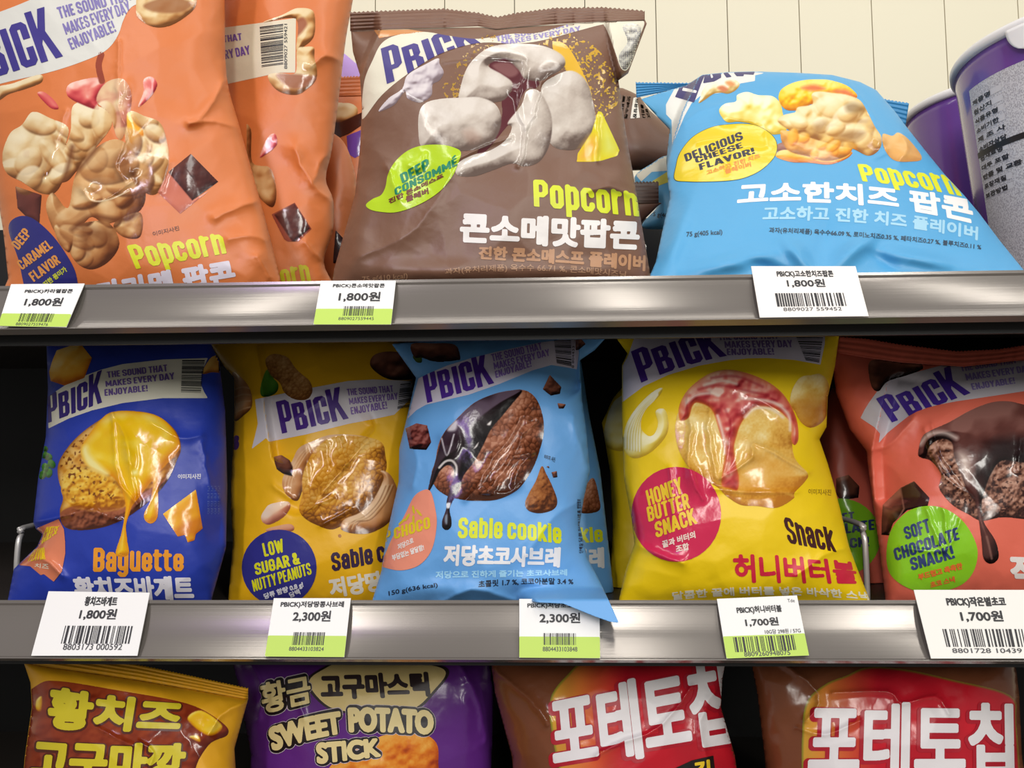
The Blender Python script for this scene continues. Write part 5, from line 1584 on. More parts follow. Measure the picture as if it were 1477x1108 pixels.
N = Bag('light blue cookie bag with a chocolate-dipped cookie, its corner hanging over the rail',
        [(565, 496), (640, 490), (760, 487), (876, 485), (858, 505), (836, 520), (840, 580), (846, 625), (851, 680), (842, 720), (836, 757), (848, 806), (866, 840), (893, 899), (880, 897), (857, 889), (813, 871), (760, 868), (740, 880), (536, 880), (538, 863), (550, 824), (557, 775), (575, 695), (576, 647), (588, 598), (600, 545)],
        BLUE, 0.068, 862, bulge=0.042, lean=0.012, seed=13, smooth=False, back=0.025, group='light blue cookie bags',
        steps=[([(604, 545), (612, 520), (624, 486)], 0.0, 8, 30), ([(836, 490), (836, 520), (838, 560)], 0.010, 6, 30)],
        ridges=[([(752, 600), (730, 640), (712, 660), (690, 700), (672, 722)], 0.0025, 3), ([(770, 575), (750, 640), (735, 665), (705, 708)], 0.0022, 3), ([(760, 600), (775, 605), (755, 625)], 0.0025, 3), ([(742, 660), (768, 655), (752, 670), (742, 700)], 0.0025, 3), ([(692, 710), (730, 712), (752, 700)], 0.0022, 3), ([(635, 630), (648, 655), (655, 622)], 0.002, 3), ([(842, 720), (800, 745), (760, 800)], 0.002, 10), ([(851, 680), (835, 640), (825, 600)], 0.003, 8), ([(620, 880), (680, 850), (745, 868)], 0.004, 9), ([(588, 598), (600, 660), (596, 700)], 0.003, 10)],
        dents=[(762, 650, 12, 12, 0, 0.004), (700, 705, 12, 9, 0, 0.003), (647, 640, 12, 16, 0, 0.004), (640, 850, 60, 14, 0, 0.004), (800, 850, 50, 14, 10, 0.012)], drape=(742, 775, 846, 866))
cv = Canvas(560, 480, 860, 800)
z4 = Z(8.52, 560, 470)
cv.lump(z4((300, 370), (400, 380), (410, 450), (345, 445)), [(40, 60, 20), (80, 104, 40)], dome=4)
cv.lump(z4((285, 225), (550, 215), (820, 235), (885, 400), (840, 425), (650, 445), (520, 430), (410, 390), (320, 385)), CHOC, dome=14, rough=.5, seed=3)
for P in (z((572, 207), (595, 160), (633, 200), (628, 222), (598, 228)), z((620, 252), (648, 256), (640, 270), (624, 270)), z((582, 460), (592, 457), (594, 466)), z((600, 478), (618, 474), (620, 494), (606, 496)), z((675, 40), (700, 45), (712, 60), (690, 78), (680, 80))):
    cv.lump(P, CHOC, False, dome=7, rough=.4, scale=5, seed=5)
cv.lump(z((124, 335), (160, 318), (195, 325), (208, 380), (192, 405), (138, 402)), [(30, 14, 16), (84, 36, 34), (124, 62, 56), (156, 96, 88)], False, dome=10, rough=.8, scale=5, seed=6)
cv.paint(z((138, 396), (190, 398), (192, 406), (140, 404)), (20, 12, 14))
z6 = Z(4.816, 580, 550)
cv.lump(z6((205, 640), (230, 560), (250, 450), (290, 360), (380, 260), (500, 150), (640, 90), (760, 64), (860, 65), (930, 120), (972, 220), (986, 330), (970, 430), (920, 580), (850, 700), (780, 770), (660, 822), (520, 832), (400, 820), (300, 790), (228, 730)), COOKIE, dome=40, rough=.2, scale=18, seed=7, cracks=.6, cscale=8, grain=.12)
cv.lump(z6((178, 775), (200, 660), (220, 590), (245, 500), (290, 360), (380, 262), (500, 150), (640, 88), (760, 63), (835, 65), (770, 150), (700, 235), (620, 330), (560, 450), (500, 560), (430, 650), (400, 740), (370, 800), (338, 860), (330, 900), (342, 960), (340, 1010), (310, 1035), (280, 1015), (278, 970), (305, 890), (310, 830), (335, 740), (362, 660), (350, 600), (310, 585), (262, 625), (225, 700)), [(10, 6, 8), (22, 12, 14), (34, 22, 26), (58, 42, 52), (96, 80, 96)], dome=34, rough=.1, scale=24, seed=8)
cv.line(z6((258, 600), (300, 558), (345, 552), (376, 590), (378, 650)), (226, 220, 216), 3.2, alpha=.9)
cv.paint(z6((325, 320), (370, 272), (384, 290), (370, 340), (320, 345)), (214, 208, 214), soft=2)
cv.line(z6((275, 400), (312, 515), (360, 370)), (206, 200, 206), 2)
cv.paint(z6((590, 300), (620, 275), (612, 305)), (240, 236, 230), soft=1)
cv.paint(z6((495, 470), (530, 425), (520, 455)), (240, 236, 230), soft=1)
cv.paint(z6((305, 850), (335, 845), (330, 880), (308, 880)), (226, 230, 236), soft=1)
cv.paint(z6((300, 940), (312, 930), (312, 990), (300, 980)), (140, 160, 176), soft=1.5)
cv.lump(z6((853, 850), (880, 780), (930, 690), (970, 590), (1000, 640), (1040, 720), (1078, 830), (1052, 890), (960, 917), (880, 900)), [(70, 34, 14), (120, 66, 30), (152, 90, 44), (176, 114, 62)], dome=22, rough=.5, scale=8, seed=9, cracks=.4, cscale=7, grain=.1)
N.picture('food_print', cv, layer=2)
N.banner(z((166, 172), (200, 155), (260, 130), (340, 105), (420, 85), (560, 55), (640, 44), (685, 42), (690, 90), (683, 142), (640, 134), (600, 128), (540, 145), (430, 190), (330, 225), (230, 248), (190, 258), (160, 275), (130, 304)), (214, 208, 226), smooth=False, clip=None)
N.logo(z((195, 252), (414, 187), (388, 80), (176, 146)), (78, 40, 148))
N.slogan([(SLOG[0], z((408, 117), (571, 77), (566, 54), (402, 93))), (SLOG[1], z((414, 143), (596, 97), (591, 75), (410, 120))), (SLOG[2], z((419, 171), (536, 133), (532, 111), (415, 148)))], (142, 112, 196))
N.bars('barcode', z((618, 122), (666, 132), (664, 40), (608, 42)), n=20, seed=5, parent=N.ban, layer=3)
N.text('barcode_lettering', '8 804433', z((674, 138), (676, 66), (668, 66), (666, 138)), (40, 40, 44), .03, layer=3, parent=N.ban)
N.badge = N.shape('flavor_badge', z((205, 540), (220, 590), (226, 650), (210, 730), (170, 780), (112, 798), (60, 790), (46, 778), (62, 735), (82, 690), (120, 620), (150, 560), (180, 537)), (236, 148, 122), 3, smooth=True, **GLOSS)
N.badge['label'] = 'salmon badge folded at the bag edge'
N.text('badge_lettering', 'DEEP CHOCO', z((-10, 728), (206, 660), (202, 622), (-10, 692)), (224, 200, 30), .07, layer=5, parent=N.badge)
for q in ((130, 625, 60), (150, 600, 100), (168, 610, 130), (112, 640, 40), (150, 632, 90)):
    N.shape('wheat_print', z(*ell(q[0], q[1], 15, 4, -q[2], 12)), (212, 190, 40), 5, N.badge, cell=.7)
N.text('badge_lettering', '저당으로', z((100, 733), (152, 708), (148, 690), (97, 713)), (240, 232, 226), .04, layer=5, parent=N.badge)
N.text('badge_lettering', '부담없는 달달함!', z((82, 768), (186, 732), (182, 712), (78, 748)), (240, 232, 226), .04, layer=5, parent=N.badge)
N.text('note_lettering', '이미지 사진', z((576, 434), (612, 446), (614, 430), (578, 419)), (40, 60, 84), .03)
N.text('name_lettering', 'Sable cookie', z((294, 694), (634, 712), (632, 650), (298, 626)), (218, 226, 34), .06, mode='tall', bend=(-3, -3))
N.text('name_lettering', '저당초코사브레', z((246, 784), (628, 790), (632, 722), (250, 712)), (238, 238, 240), .05)
N.text('name_lettering', '저당으로 진하게 즐기는 초코사브레', z((222, 826), (652, 816), (652, 794), (222, 800)), (160, 214, 244), .05)
N.text('ingredient_lettering', '초콜릿 1.7 %, 코코아분말 3.4 %', z((362, 856), (672, 846), (672, 824), (362, 832)), (34, 48, 70), .03, bend=(-2, -2))
N.text('ingredient_lettering', '150 g(636 kcal)', z((70, 886), (230, 856), (228, 838), (68, 866)), (34, 48, 70), .03, bend=(-1, -1))
for k in range(5):
    N.text('fine_lettering', ('영양정보', '나트륨', '탄수화물', '당류', '단백질')[k], [(838 + k * .8, 720 + k * 16 + 14), (838 + k * .8, 720 + k * 16), (832 + k * .8, 720 + k * 16), (832 + k * .8, 720 + k * 16 + 14)], (40, 52, 80), .03, cell=.4)

# ---- bright yellow honey snack bag
YEL = (242, 206, 18)
z = Z(2.26, 840, 470)
O2 = Bag('second bright yellow bag, only a dark edge showing behind the front honey bag', [(868, 610), (884, 575), (900, 556), (960, 550), (980, 600), (990, 880), (878, 880), (884, 760), (880, 680)], YEL, 0.17, 862, bulge=0.02, lean=0.008, seed=16, smooth=False, group='bright yellow honey snack bags')
cv = Canvas(866, 560, 940, 660)
cv.lump([(872, 640), (876, 600), (890, 575), (915, 570), (920, 620), (900, 650)], BUTTER, dome=12)
O2.picture('food_print', cv)
O = Bag('bright yellow snack bag with a round crimson badge, beside the coral bags',
        [(886, 484), (1000, 482), (1110, 481), (1211, 480), (1204, 530), (1194, 572), (1192, 616), (1182, 634), (1194, 669), (1203, 700), (1212, 735), (1225, 789), (1238, 824), (1254, 864), (1258, 880), (888, 880), (893, 864), (902, 824), (915, 784), (911, 750), (900, 690), (897, 600), (897, 527), (905, 510)],
        YEL, 0.075, 862, bulge=0.044, lean=0.012, seed=15, smooth=False, group='bright yellow honey snack bags',
        ridges=[([(993, 572), (998, 620), (994, 672), (1012, 720)], 0.0025, 3), ([(1026, 565), (1022, 620), (1034, 690)], 0.002, 3), ([(1058, 602), (1050, 660), (1042, 690)], 0.0025, 3), ([(1042, 690), (1085, 660), (1090, 640), (1165, 682)], 0.003, 3.5), ([(1030, 705), (1080, 710), (1150, 710)], 0.0022, 3), ([(966, 675), (972, 740), (962, 780)], 0.002, 3), ([(1182, 634), (1120, 590), (1060, 560)], 0.003, 12), ([(915, 784), (950, 800), (985, 812)], 0.004, 9), ([(1225, 789), (1190, 800), (1150, 830)], 0.003, 9)],
        dents=[(997, 690, 10, 24, -10, 0.004), (1090, 655, 14, 10, 0, 0.003), (905, 740, 22, 36, 0, 0.005), (1230, 700, 30, 60, -10, -0.006), (1080, 866, 120, 10, 0, -0.004)])
O.banner(z((130, 130), (150, 95), (172, 30), (182, 20), (440, 18), (690, 18), (792, 18), (790, 60), (776, 127), (690, 111), (600, 105), (540, 106), (480, 112), (380, 130), (280, 160), (200, 197), (126, 252)), (214, 208, 224), smooth=False)
O.logo(z((192, 186), (472, 98), (424, 2), (158, 84)), (70, 36, 134), bend=(-4, -4))
O.slogan([(SLOG[0], z((445, 47), (640, 42), (636, 20), (440, 22))), (SLOG[1], z((465, 72), (687, 70), (682, 46), (462, 50))), (SLOG[2], z((472, 96), (626, 94), (622, 73), (470, 74)))], (124, 100, 168))
O.bars('barcode', z((728, 112), (772, 120), (786, 28), (694, 28)), n=18, seed=6, parent=O.ban, layer=3)
cv = Canvas(892, 500, 1215, 760)
z7 = Z(4.765, 890, 520)
cv.lump(z7((45, 570), (60, 450), (130, 330), (240, 220), (312, 188), (290, 245), (200, 335), (165, 420), (172, 480), (220, 520), (260, 500), (282, 430), (265, 350), (320, 332), (352, 400), (345, 500), (280, 590), (200, 650), (120, 672), (65, 640)), BUTTER, dome=16, rough=.15, seed=3)
for k in range(6):
    o = k * 19
    cv.line(z7((60 + o, 600 + o * .25), (70 + o * .9, 470 + o * .3), (140 + o * .4, 340 + o * .5), (280, 215 + o * .25)), (250, 246, 214), 1.6, alpha=.9)
    cv.line(z7((70 + o, 610 + o * .25), (80 + o * .9, 475 + o * .3), (150 + o * .4, 345 + o * .5), (285, 222 + o * .25)), (206, 176, 60), 1.3, alpha=.7)
cv.lump(z7((1190, 290), (1205, 200), (1260, 118), (1340, 100), (1400, 95), (1450, 150), (1458, 260), (1430, 400), (1340, 462), (1270, 430), (1222, 350)), SNACK, dome=20, rough=.3, scale=14, seed=4, grain=.12)
cv.paint(z7((1230, 300), (1330, 260), (1440, 300), (1430, 400), (1340, 450), (1260, 410)), (170, 96, 24), soft=12, alpha=.6)
cv.lump(z7((400, 480), (410, 390), (430, 330), (460, 240), (530, 160), (640, 90), (760, 65), (900, 90), (1040, 150), (1140, 230), (1200, 330), (1215, 450), (1205, 560), (1212, 640), (1240, 700), (1312, 780), (1290, 835), (1220, 910), (1212, 950), (1100, 1012), (960, 1000), (850, 992), (750, 930), (690, 870), (560, 800), (480, 720), (420, 600)), SNACK, dome=44, rough=.18, scale=26, seed=5, grain=.16)
cv.paint(z7((960, 580), (1300, 790), (1215, 950), (1000, 1000), (760, 920), (720, 860), (850, 700)), (214, 136, 36), soft=16, alpha=.4)
cv.lump(z7((430, 405), (424, 330), (460, 240), (530, 160), (640, 88), (760, 63), (900, 88), (1040, 148), (1140, 228), (1205, 330), (1240, 430), (1247, 540), (1222, 582), (1198, 545), (1195, 440), (1150, 380), (1080, 332), (960, 320), (900, 370), (850, 440), (822, 520), (805, 600), (820, 720), (838, 800), (830, 890), (770, 880), (718, 855), (728, 740), (740, 640), (700, 480), (650, 340), (560, 292), (520, 312), (495, 390), (455, 415)), SYRUP, dome=26, rough=.5, scale=14, seed=6, edge=((228, 130, 50), 3))
for P in (((480, 290), (540, 240), (640, 225), (700, 240)), ((860, 260), (980, 270), (1100, 300), (1180, 380), (1190, 480)), ((600, 170), (720, 140), (820, 160)), ((690, 380), (730, 520), (740, 640)), ((880, 390), (950, 330), (1060, 335), (1140, 390))):
    cv.line(z7(*P), (248, 230, 214), 3.6, alpha=.85, soft=2)
for P in (((560, 200), (700, 170), (900, 210), (1040, 240)), ((650, 120), (820, 110), (1000, 180)), ((740, 330), (780, 440), (770, 600))):
    cv.line(z7(*P), (170, 40, 52), 3, alpha=.6, soft=2)
O.picture('food_print', cv, layer=2)
O.badge = O.shape('flavor_badge', ell(975.4, 742, 64.8, 68.5), (208, 44, 84), 3, **GLOSS)
O.badge['label'] = 'round crimson badge'
for s, q in (('HONEY', ((216, 588), (330, 545), (318, 492), (205, 538))), ('BUTTER', ((216, 640), (352, 594), (342, 544), (208, 592))), ('SNACK', ((240, 692), (374, 644), (360, 594), (234, 642)))):
    O.text('badge_lettering', s, z(*q), (238, 200, 40), .07, layer=5, parent=O.badge)
O.text('badge_lettering', '꿀과 버터의', z((262, 726), (370, 692), (366, 668), (258, 702)), (238, 214, 200), .05, layer=5, parent=O.badge)
O.text('badge_lettering', '조합', z((306, 740), (350, 730), (346, 706), (302, 716)), (238, 214, 200), .05, layer=5, parent=O.badge)
O.text('note_lettering', '이미지사진', [(1166, 713), (1199, 715), (1199, 706), (1166, 705)], (150, 120, 20), .02)
O.text('name_lettering', 'Snack', z((672, 708), (828, 738), (812, 660), (654, 622)), (64, 20, 24), .06, mode='tall')
O.text('name_lettering', '허니버터볼', z((494, 838), (902, 842), (886, 770), (490, 744)), (210, 38, 66), .036, bend=(0, -3))
O.text('name_lettering', '달콤한 꿀에 버터를 넣은 바삭한 스낵', z((294, 896), (936, 898), (932, 868), (292, 868)), (240, 236, 214), .05, bend=(-8, -8))

# ---- coral chocolate bag
CORAL = (232, 112, 90)
z = Z(4.66, 1160, 470)
P2 = Bag('shaded coral chocolate bag behind the front coral bag, half its green badge showing', [(1178, 600), (1200, 560), (1240, 556), (1290, 600), (1300, 880), (1196, 880), (1190, 760), (1180, 660)], CORAL, 0.20, 862, bulge=0.03, lean=0.01, seed=18, smooth=False, group='coral chocolate bags')
cv = Canvas(1195, 670, 1260, 740)
cv.lump([(1206, 690), (1224, 685), (1240, 702), (1238, 718), (1212, 722), (1206, 712)], CHOC, False, dome=8)
P2.picture('food_print', cv)
P2.badge = P2.shape('flavor_badge', ell(1212, 775, 58, 56), (138, 206, 40), 2, **GLOSS)
P2.badge['label'] = 'green badge'
for s, q in (('SOFT', ((1195, 757), (1233, 752), (1232, 738), (1194, 743))), ('CHOCOLATE', ((1160, 778), (1262, 764), (1261, 749), (1159, 763))), ('SNACK!', ((1190, 794), (1254, 788), (1253, 774), (1189, 780)))):
    P2.text('badge_lettering', s, q, (44, 60, 110), .07, layer=4, parent=P2.badge)
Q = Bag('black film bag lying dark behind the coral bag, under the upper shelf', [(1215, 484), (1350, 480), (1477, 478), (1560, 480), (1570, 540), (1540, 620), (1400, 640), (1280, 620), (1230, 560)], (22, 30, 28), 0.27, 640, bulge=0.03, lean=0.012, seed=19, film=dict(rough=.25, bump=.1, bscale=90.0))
P = Bag('front coral pink chocolate snack bag with a whole green badge, beside the yellow bag',
        [(1200, 522), (1206, 506), (1250, 514), (1300, 522), (1390, 528), (1460, 520), (1560, 508), (1630, 500), (1650, 880), (1276, 880), (1277, 864), (1270, 802), (1262, 745), (1254, 690), (1250, 651), (1226, 620), (1206, 567)],
        CORAL, 0.10, 862, bulge=0.05, lean=0.012, seed=17, smooth=False, group='coral chocolate bags',
        steps=[([(1282, 545), (1270, 600), (1258, 650), (1262, 720)][::-1], 0.012, 14, 50)],
        ridges=[([(1333, 618), (1345, 650), (1365, 690), (1395, 712)], 0.0022, 3), ([(1342, 612), (1360, 660), (1405, 720)], 0.002, 3), ([(1337, 735), (1350, 770), (1362, 795)], 0.002, 3), ([(1362, 735), (1366, 780)], 0.002, 3), ([(1300, 790), (1340, 795), (1370, 790), (1385, 750)], 0.002, 3), ([(1472, 630), (1470, 680)], 0.002, 3), ([(1250, 651), (1285, 640), (1320, 600)], 0.004, 10)],
        dents=[(1290, 560, 30, 20, 30, 0.004), (1290, 840, 40, 40, 0, 0.004)])
P.seal([(1203, 508), (1250, 516), (1300, 523), (1390, 529), (1460, 521), (1560, 509), (1630, 501)], [(1211, 487), (1250, 490), (1297, 498), (1380, 508), (1440, 505), (1540, 490), (1630, 478)], teeth=2.6, rows=3, amp=.0003)
P.banner(z((378, 620), (405, 565), (440, 510), (520, 400), (560, 368), (600, 350), (760, 310), (980, 250), (1300, 222), (1477, 200), (1700, 190), (1700, 430), (1477, 440), (1200, 482), (1020, 508), (900, 532), (830, 550), (760, 575), (700, 608), (640, 655), (560, 720), (500, 790), (510, 725), (472, 682)), (206, 201, 210), smooth=False)
P.logo(z((590, 650), (1120, 452), (990, 262), (482, 490)), (72, 44, 150), bend=(0, 0))
P.slogan([(SLOG[0], z((1056, 308), (1432, 250), (1424, 208), (1042, 262))), (SLOG[1], z((1092, 368), (1530, 306), (1520, 262), (1078, 322))), (SLOG[2], z((1132, 432), (1420, 388), (1410, 346), (1118, 388)))], (142, 124, 190))
cv = Canvas(1200, 480, 1560, 850)
cv.lump(z((438, 245), (560, 228), (740, 235), (800, 285), (700, 330), (560, 375), (500, 440), (450, 400)), CHOC, dome=14, rough=.4, seed=3)
z8 = Z(4.106, 1260, 560)
cv.lump(z8((45, 868), (48, 780), (55, 690), (160, 590), (240, 550), (332, 650), (320, 700), (200, 722), (115, 800), (92, 872)), CHOC, False, dome=12, rough=.3, seed=4)
cv.paint(z8((160, 592), (240, 552), (330, 650), (318, 692), (180, 715)), (62, 36, 34), False, soft=1)
cv.line(z8((160, 592), (180, 715), (95, 860)), (140, 96, 80), 2, smooth=False)
cv.lump(z8((270, 400), (300, 300), (400, 230), (580, 130), (700, 90), (800, 85), (891, 105), (1000, 140), (1230, 300), (1230, 700), (1000, 790), (891, 775), (760, 765), (640, 785), (560, 745), (480, 700), (420, 640), (388, 585), (400, 510), (340, 430)), [(44, 22, 18), (92, 56, 44), (134, 90, 72), (166, 120, 100), (196, 152, 130)], dome=26, rough=.5, scale=9, seed=5, grain=.35)
cv.specks(z8((390, 500), (460, 450), (560, 600), (640, 760), (480, 700)), (50, 26, 24), 4, .62, 8)
cv.specks(z8((700, 460), (1000, 420), (1000, 780), (760, 760)), (60, 32, 28), 4, .62, 9)
cv.lump(z8((264, 390), (288, 290), (340, 250), (450, 200), (580, 128), (700, 84), (800, 78), (891, 98), (1000, 130), (1240, 260), (1240, 420), (1000, 440), (880, 440), (760, 430), (700, 500), (660, 600), (640, 690), (652, 790), (720, 900), (742, 990), (720, 1032), (680, 1037), (650, 1000), (640, 900), (610, 700), (560, 620), (520, 520), (478, 400), (462, 322), (400, 302), (335, 340), (312, 405), (290, 412)), [(22, 10, 10), (54, 28, 26), (82, 46, 42), (104, 62, 56), (140, 96, 88)], dome=38, rough=.12, scale=30, seed=6)
cv.paint(z8((500, 380), (560, 400), (575, 470), (560, 560), (520, 480)), (232, 214, 200), soft=7, alpha=.85)
cv.line(z8((278, 330), (330, 275), (420, 265), (490, 295)), (226, 206, 196), 6, alpha=.75, soft=3)
cv.paint(z8((720, 310), (891, 290), (1000, 310), (1000, 430), (760, 420), (690, 480), (660, 560), (640, 460)), (40, 34, 36), soft=9, alpha=.7)
cv.paint(z8((660, 760), (720, 690), (735, 715), (700, 760), (660, 785)), (226, 214, 206), soft=3, alpha=.8)
cv.line(z8((670, 880), (690, 960), (700, 1010)), (150, 108, 96), 3, alpha=.7)
P.picture('food_print', cv, layer=2)
P.badge = P.shape('flavor_badge', z8((88, 1080), (78, 950), (110, 830), (200, 732), (310, 698), (420, 713), (520, 778), (590, 880), (617, 980), (590, 1090), (520, 1165), (400, 1205), (280, 1208), (160, 1160)), (142, 208, 40), 3, smooth=True, **GLOSS)
P.badge['label'] = 'green egg-shaped badge'
for s, q in (('SOFT', ((192, 898), (342, 852), (322, 770), (174, 826))), ('CHOCOLATE', ((132, 1024), (512, 896), (498, 822), (114, 952))), ('SNACK!', ((226, 1082), (484, 1006), (462, 930), (212, 1008)))):
    P.text('badge_lettering', s, z8(*q), (46, 64, 116), .07, layer=5, parent=P.badge)
P.text('badge_lettering', '부드럽고 촉촉한', z8((268, 1140), (530, 1072), (524, 1030), (260, 1100)), (228, 116, 50), .06, layer=5, parent=P.badge)
P.text('badge_lettering', '초코 스낵', z8((340, 1186), (485, 1150), (480, 1112), (332, 1148)), (228, 116, 50), .06, layer=5, parent=P.badge)
P.text('name_lettering', '작은별초코', [(1459, 846), (1670, 852), (1668, 806), (1455, 800)], (240, 232, 226), .055)

divider(world(1241, 800, 0.12)[0], 0.11, BOARD[1], 'wire shelf divider between the bright yellow and the coral bags', 0.058)
divider(world(37, 800, 0.12)[0], 0.11, BOARD[1], 'wire shelf divider standing beside the navy blue bag, at the dark end', 0.058)


# ================================================================== lowest shelf: only the tops of the bags reach into the picture
z = Z(1.996, 0, 930)
R = Bag('golden yellow snack bag with zigzag-edged seal and yellow lettering on the lowest shelf',
        [(34, 955), (75, 962), (120, 968), (200, 980), (280, 994), (340, 1004), (358, 1008), (348, 1044), (338, 1080), (345, 1180), (350, 1300), (345, 1388), (30, 1388), (22, 1300), (28, 1180), (36, 1090), (46, 1020), (44, 985)],
        (232, 170, 30), 0.06, 1380, bulge=0.04, lean=0.004, seed=21, smooth=False,
        ridges=[([(358, 1012), (320, 1030), (300, 1060)], 0.004, 8), ([(140, 1050), (170, 1066), (190, 1075)], 0.002, 3), ([(200, 1070), (220, 1085), (215, 1108)], 0.002, 3)], dents=[(180, 990, 60, 12, 8, 0.003)])
R.seal([(34, 956), (75, 963), (120, 969), (200, 981), (280, 995), (358, 1009)], [(33, 930), (75, 938), (120, 947), (200, 960), (280, 977), (358, 994)], teeth=2.3, rows=4)
cv = Canvas(20, 970, 345, 1200)
cv.lump(z((60, 175), (110, 115), (170, 105), (330, 130), (540, 170), (640, 225), (655, 260), (600, 290), (560, 380), (600, 520), (60, 520), (50, 330)), [(90, 26, 14), (128, 46, 24), (156, 66, 34)], dome=16, rough=.5, scale=14, seed=2)
for P_ in (((540, 215), (580, 190), (640, 235), (600, 262)), ((545, 265), (570, 262), (575, 280)), ((105, 160), (120, 150), (118, 190), (104, 185))):
    cv.lump(z(*P_), CHEESE, dome=5)
R.picture('food_print', cv, layer=1)
for s, q in (('황치즈', ((128, 252), (520, 262), (540, 160), (138, 112))), ('고구마깡', ((75, 400), (535, 405), (545, 280), (90, 262)))):
    R.text('name_outline_lettering', s, z(*q), (84, 34, 18), .10, layer=2, bend=(0, 3))
    q = z(*q)
    c = np.mean(q, axis=0)
    R.text('name_lettering', s, [tuple(c + (np.array(p) - c) * (0.975, 0.92) + (0, -1.0)) for p in q], (212, 196, 40), .06, layer=4, bend=(0, 3))

S_ = Bag('purple sweet potato stick bag with cream bubble lettering, on the lowest shelf', [(330, 938), (420, 936), (560, 936), (705, 938), (712, 1000), (710, 1080), (704, 1200), (706, 1300), (700, 1388), (358, 1388), (352, 1300), (356, 1180), (362, 1090), (352, 1040), (343, 985)],
         (98, 42, 132), 0.115, 1380, bulge=0.045, lean=0.004, seed=22, smooth=False, film=dict(rough=.22, bump=.15, bscale=70.0),
         ridges=[([(365, 960), (380, 1000), (372, 1040)], 0.003, 5), ([(400, 1000), (430, 1010), (440, 1040)], 0.002, 3), ([(660, 955), (690, 1010), (700, 1070)], 0.004, 8)], dents=[(670, 1020, 16, 50, 0, 0.004)])
z = Z(1.996, 0, 930)
S_.shape('name_field', z((880, 112), (925, 68), (1000, 46), (1200, 50), (1292, 72), (1258, 132), (1185, 195), (1050, 200), (945, 185)), (40, 24, 30), 1, smooth=True)
S_.shape('name_field', z((890, 112), (930, 72), (1000, 51), (1200, 55), (1282, 76), (1250, 130), (1180, 189), (1050, 194), (950, 180)), (224, 200, 134), 2, smooth=True)
cv = Canvas(460, 1040, 640, 1200)
cv.lump(z((930, 420), (960, 340), (1080, 270), (1180, 250), (1250, 275), (1262, 340), (1240, 500), (940, 520)), [(150, 50, 20), (206, 96, 24), (232, 138, 40), (244, 178, 80)], dome=26, rough=.4, scale=16, seed=4, grain=.1)
S_.picture('food_print', cv, layer=2)
S_.text('name_lettering', '고구마스틱', z((925, 160), (1240, 150), (1232, 78), (918, 84)), (44, 30, 32), .055, layer=3)
for s, q, b in (('황금', ((758, 202), (900, 168), (890, 84), (745, 112)), 0), ('SWEET', ((785, 310), (988, 258), (980, 190), (768, 240)), -3), ('POTATO', ((1004, 254), (1248, 262), (1250, 190), (1000, 180)), -2), ('STICK', ((912, 346), (1098, 324), (1092, 268), (908, 282)), 0)):
    qq = z(*q)
    c = np.mean(qq, axis=0)
    S_.text('name_outline_lettering', s, [tuple(c + (np.array(p) - c) * (1.055, 1.22)) for p in qq], (206, 190, 200), .20 if s != '황금' else .13, layer=3.5, bend=(b, b))
    S_.text('name_outline_lettering', s, [tuple(c + (np.array(p) - c) * (1.045, 1.18)) for p in qq], (24, 16, 22), .185 if s != '황금' else .115, layer=4.2, bend=(b, b))
    S_.text('name_lettering', s, qq, (232, 212, 150), disp=False, bold=.075 if s != '황금' else .035, layer=5, bend=(b, b))

z = Z(1.901, 700, 930)


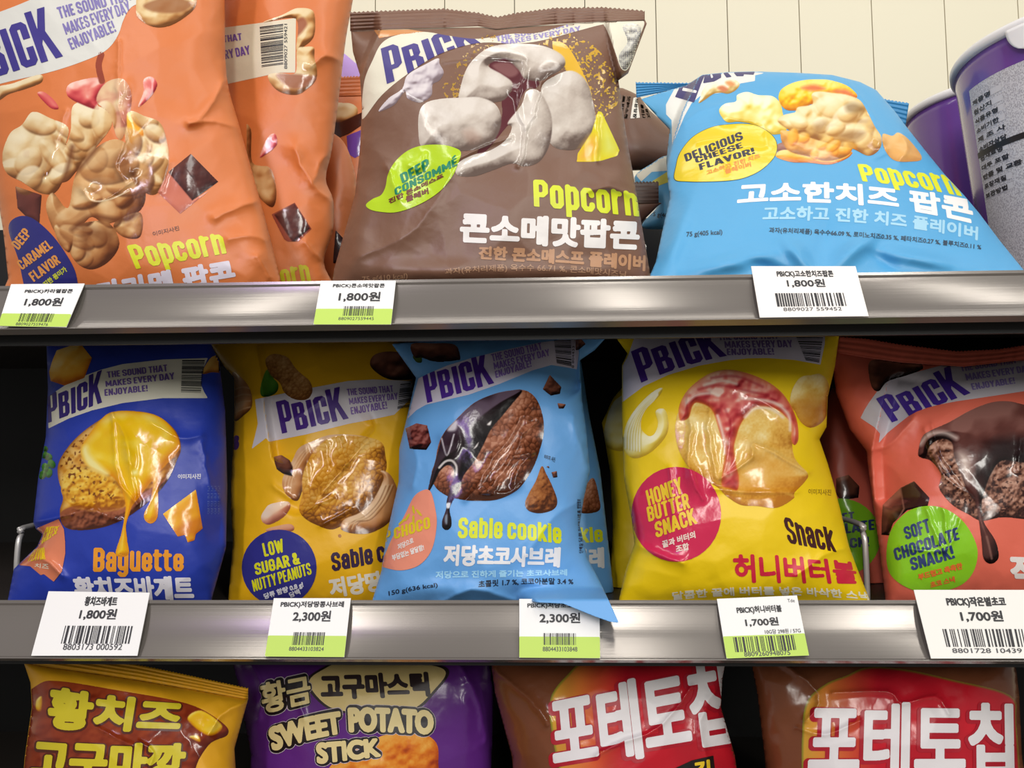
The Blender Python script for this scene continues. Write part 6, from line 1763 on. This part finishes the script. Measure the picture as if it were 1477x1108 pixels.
def chip_bag(label, outline, field, title, seed, ridges, extra_small=None):
    b = Bag(label, outline, (122, 70, 44), 0.08, 1380, bulge=0.045, lean=0.004, seed=seed, smooth=False, film=dict(rough=.2, bump=.15, bscale=70.0), group='brown potato chip bags', ridges=ridges, name='snack_bag')
    cv = Canvas(min(p[0] for p in field) - 6, min(p[1] for p in field) - 6, max(p[0] for p in field) + 6, max(p[1] for p in field) + 6, 1.2)
    cv.fill(field, (200, 30, 44))
    x0 = min(p[0] for p in field)
    m = cv.mask(field)
    t = np.clip((cv.X - x0) / 110, 0, 1)[..., None]
    base = np.array((226, 176, 60)) * (1 - t) + np.array((196, 28, 44)) * t
    g = fbm(cv.X / 40, cv.Y / 60, seed, 2)[..., None]
    cv.tint(m, base * (0.88 + 0.24 * g))
    ring = spline(field)
    cv.tint(np.clip(1 - segdist(cv.X, cv.Y, ring, True) / 4, 0, 1), (120, 130, 40))
    b.fld = b.picture('name_field', cv, layer=1, rough=.2)
    b.fld['label'] = 'red panel fading to orange'
    c = np.mean(title, axis=0)
    b.text('name_outline_lettering', '포테토칩', [tuple(c + (np.array(p) - c) * (1.03, 1.06) + (-2, 2)) for p in title], (176, 18, 40), .06, layer=3, parent=b.fld)
    b.text('name_lettering', '포테토칩', title, (236, 232, 234), .03, layer=4, parent=b.fld)
    return b


Tt = chip_bag('brown potato chip bag with white lettering on red, next to the purple bag', [(706, 938), (800, 936), (930, 936), (1050, 938), (1042, 980), (1040, 1020), (1060, 1090), (1076, 1200), (1078, 1300), (1070, 1388), (748, 1388), (742, 1300), (748, 1200), (738, 1090), (714, 1000)],
              z((178, 150), (228, 80), (280, 40), (400, 24), (520, 24), (640, 40), (652, 120), (680, 250), (710, 400), (720, 560), (240, 560), (215, 400), (185, 260)), z((188, 352), (690, 272), (656, 38), (170, 138)), 23,
              [([(712, 965), (765, 1010), (790, 1045)], 0.004, 5), ([(860, 1090), (900, 1070), (950, 1050), (1000, 990)], 0.0025, 3), ([(1042, 980), (1010, 1040), (1020, 1100)], 0.004, 9)])
U = chip_bag('second brown potato chip bag on the lowest shelf, below the coral bag', [(1080, 938), (1200, 936), (1350, 936), (1462, 938), (1470, 1000), (1474, 1090), (1490, 1200), (1500, 1300), (1494, 1388), (1112, 1388), (1104, 1300), (1108, 1200), (1104, 1100), (1092, 1000)],
             z((880, 160), (930, 110), (990, 85), (1050, 62), (1150, 68), (1280, 96), (1440, 140), (1456, 220), (1470, 400), (1480, 560), (900, 560), (872, 400), (868, 260)), z((882, 368), (1452, 362), (1448, 160), (892, 152)), 24,
             [([(1120, 950), (1180, 1000), (1165, 1040)], 0.004, 5), ([(1200, 1000), (1280, 998), (1300, 1015), (1350, 1005), (1370, 1030)], 0.003, 3), ([(1150, 1050), (1190, 1060), (1240, 1040)], 0.002, 3)])
Tt.note = Tt.shape('note_field', [(972, 1109), (998, 1097), (1020, 1092), (1029, 1090), (1034, 1132), (972, 1150)], (24, 18, 18), 3, Tt.fld)
Tt.text('note_lettering', '김', [(1002, 1126), (1026, 1122), (1024, 1095), (1000, 1099)], (236, 200, 40), .06, layer=4, parent=Tt.note)
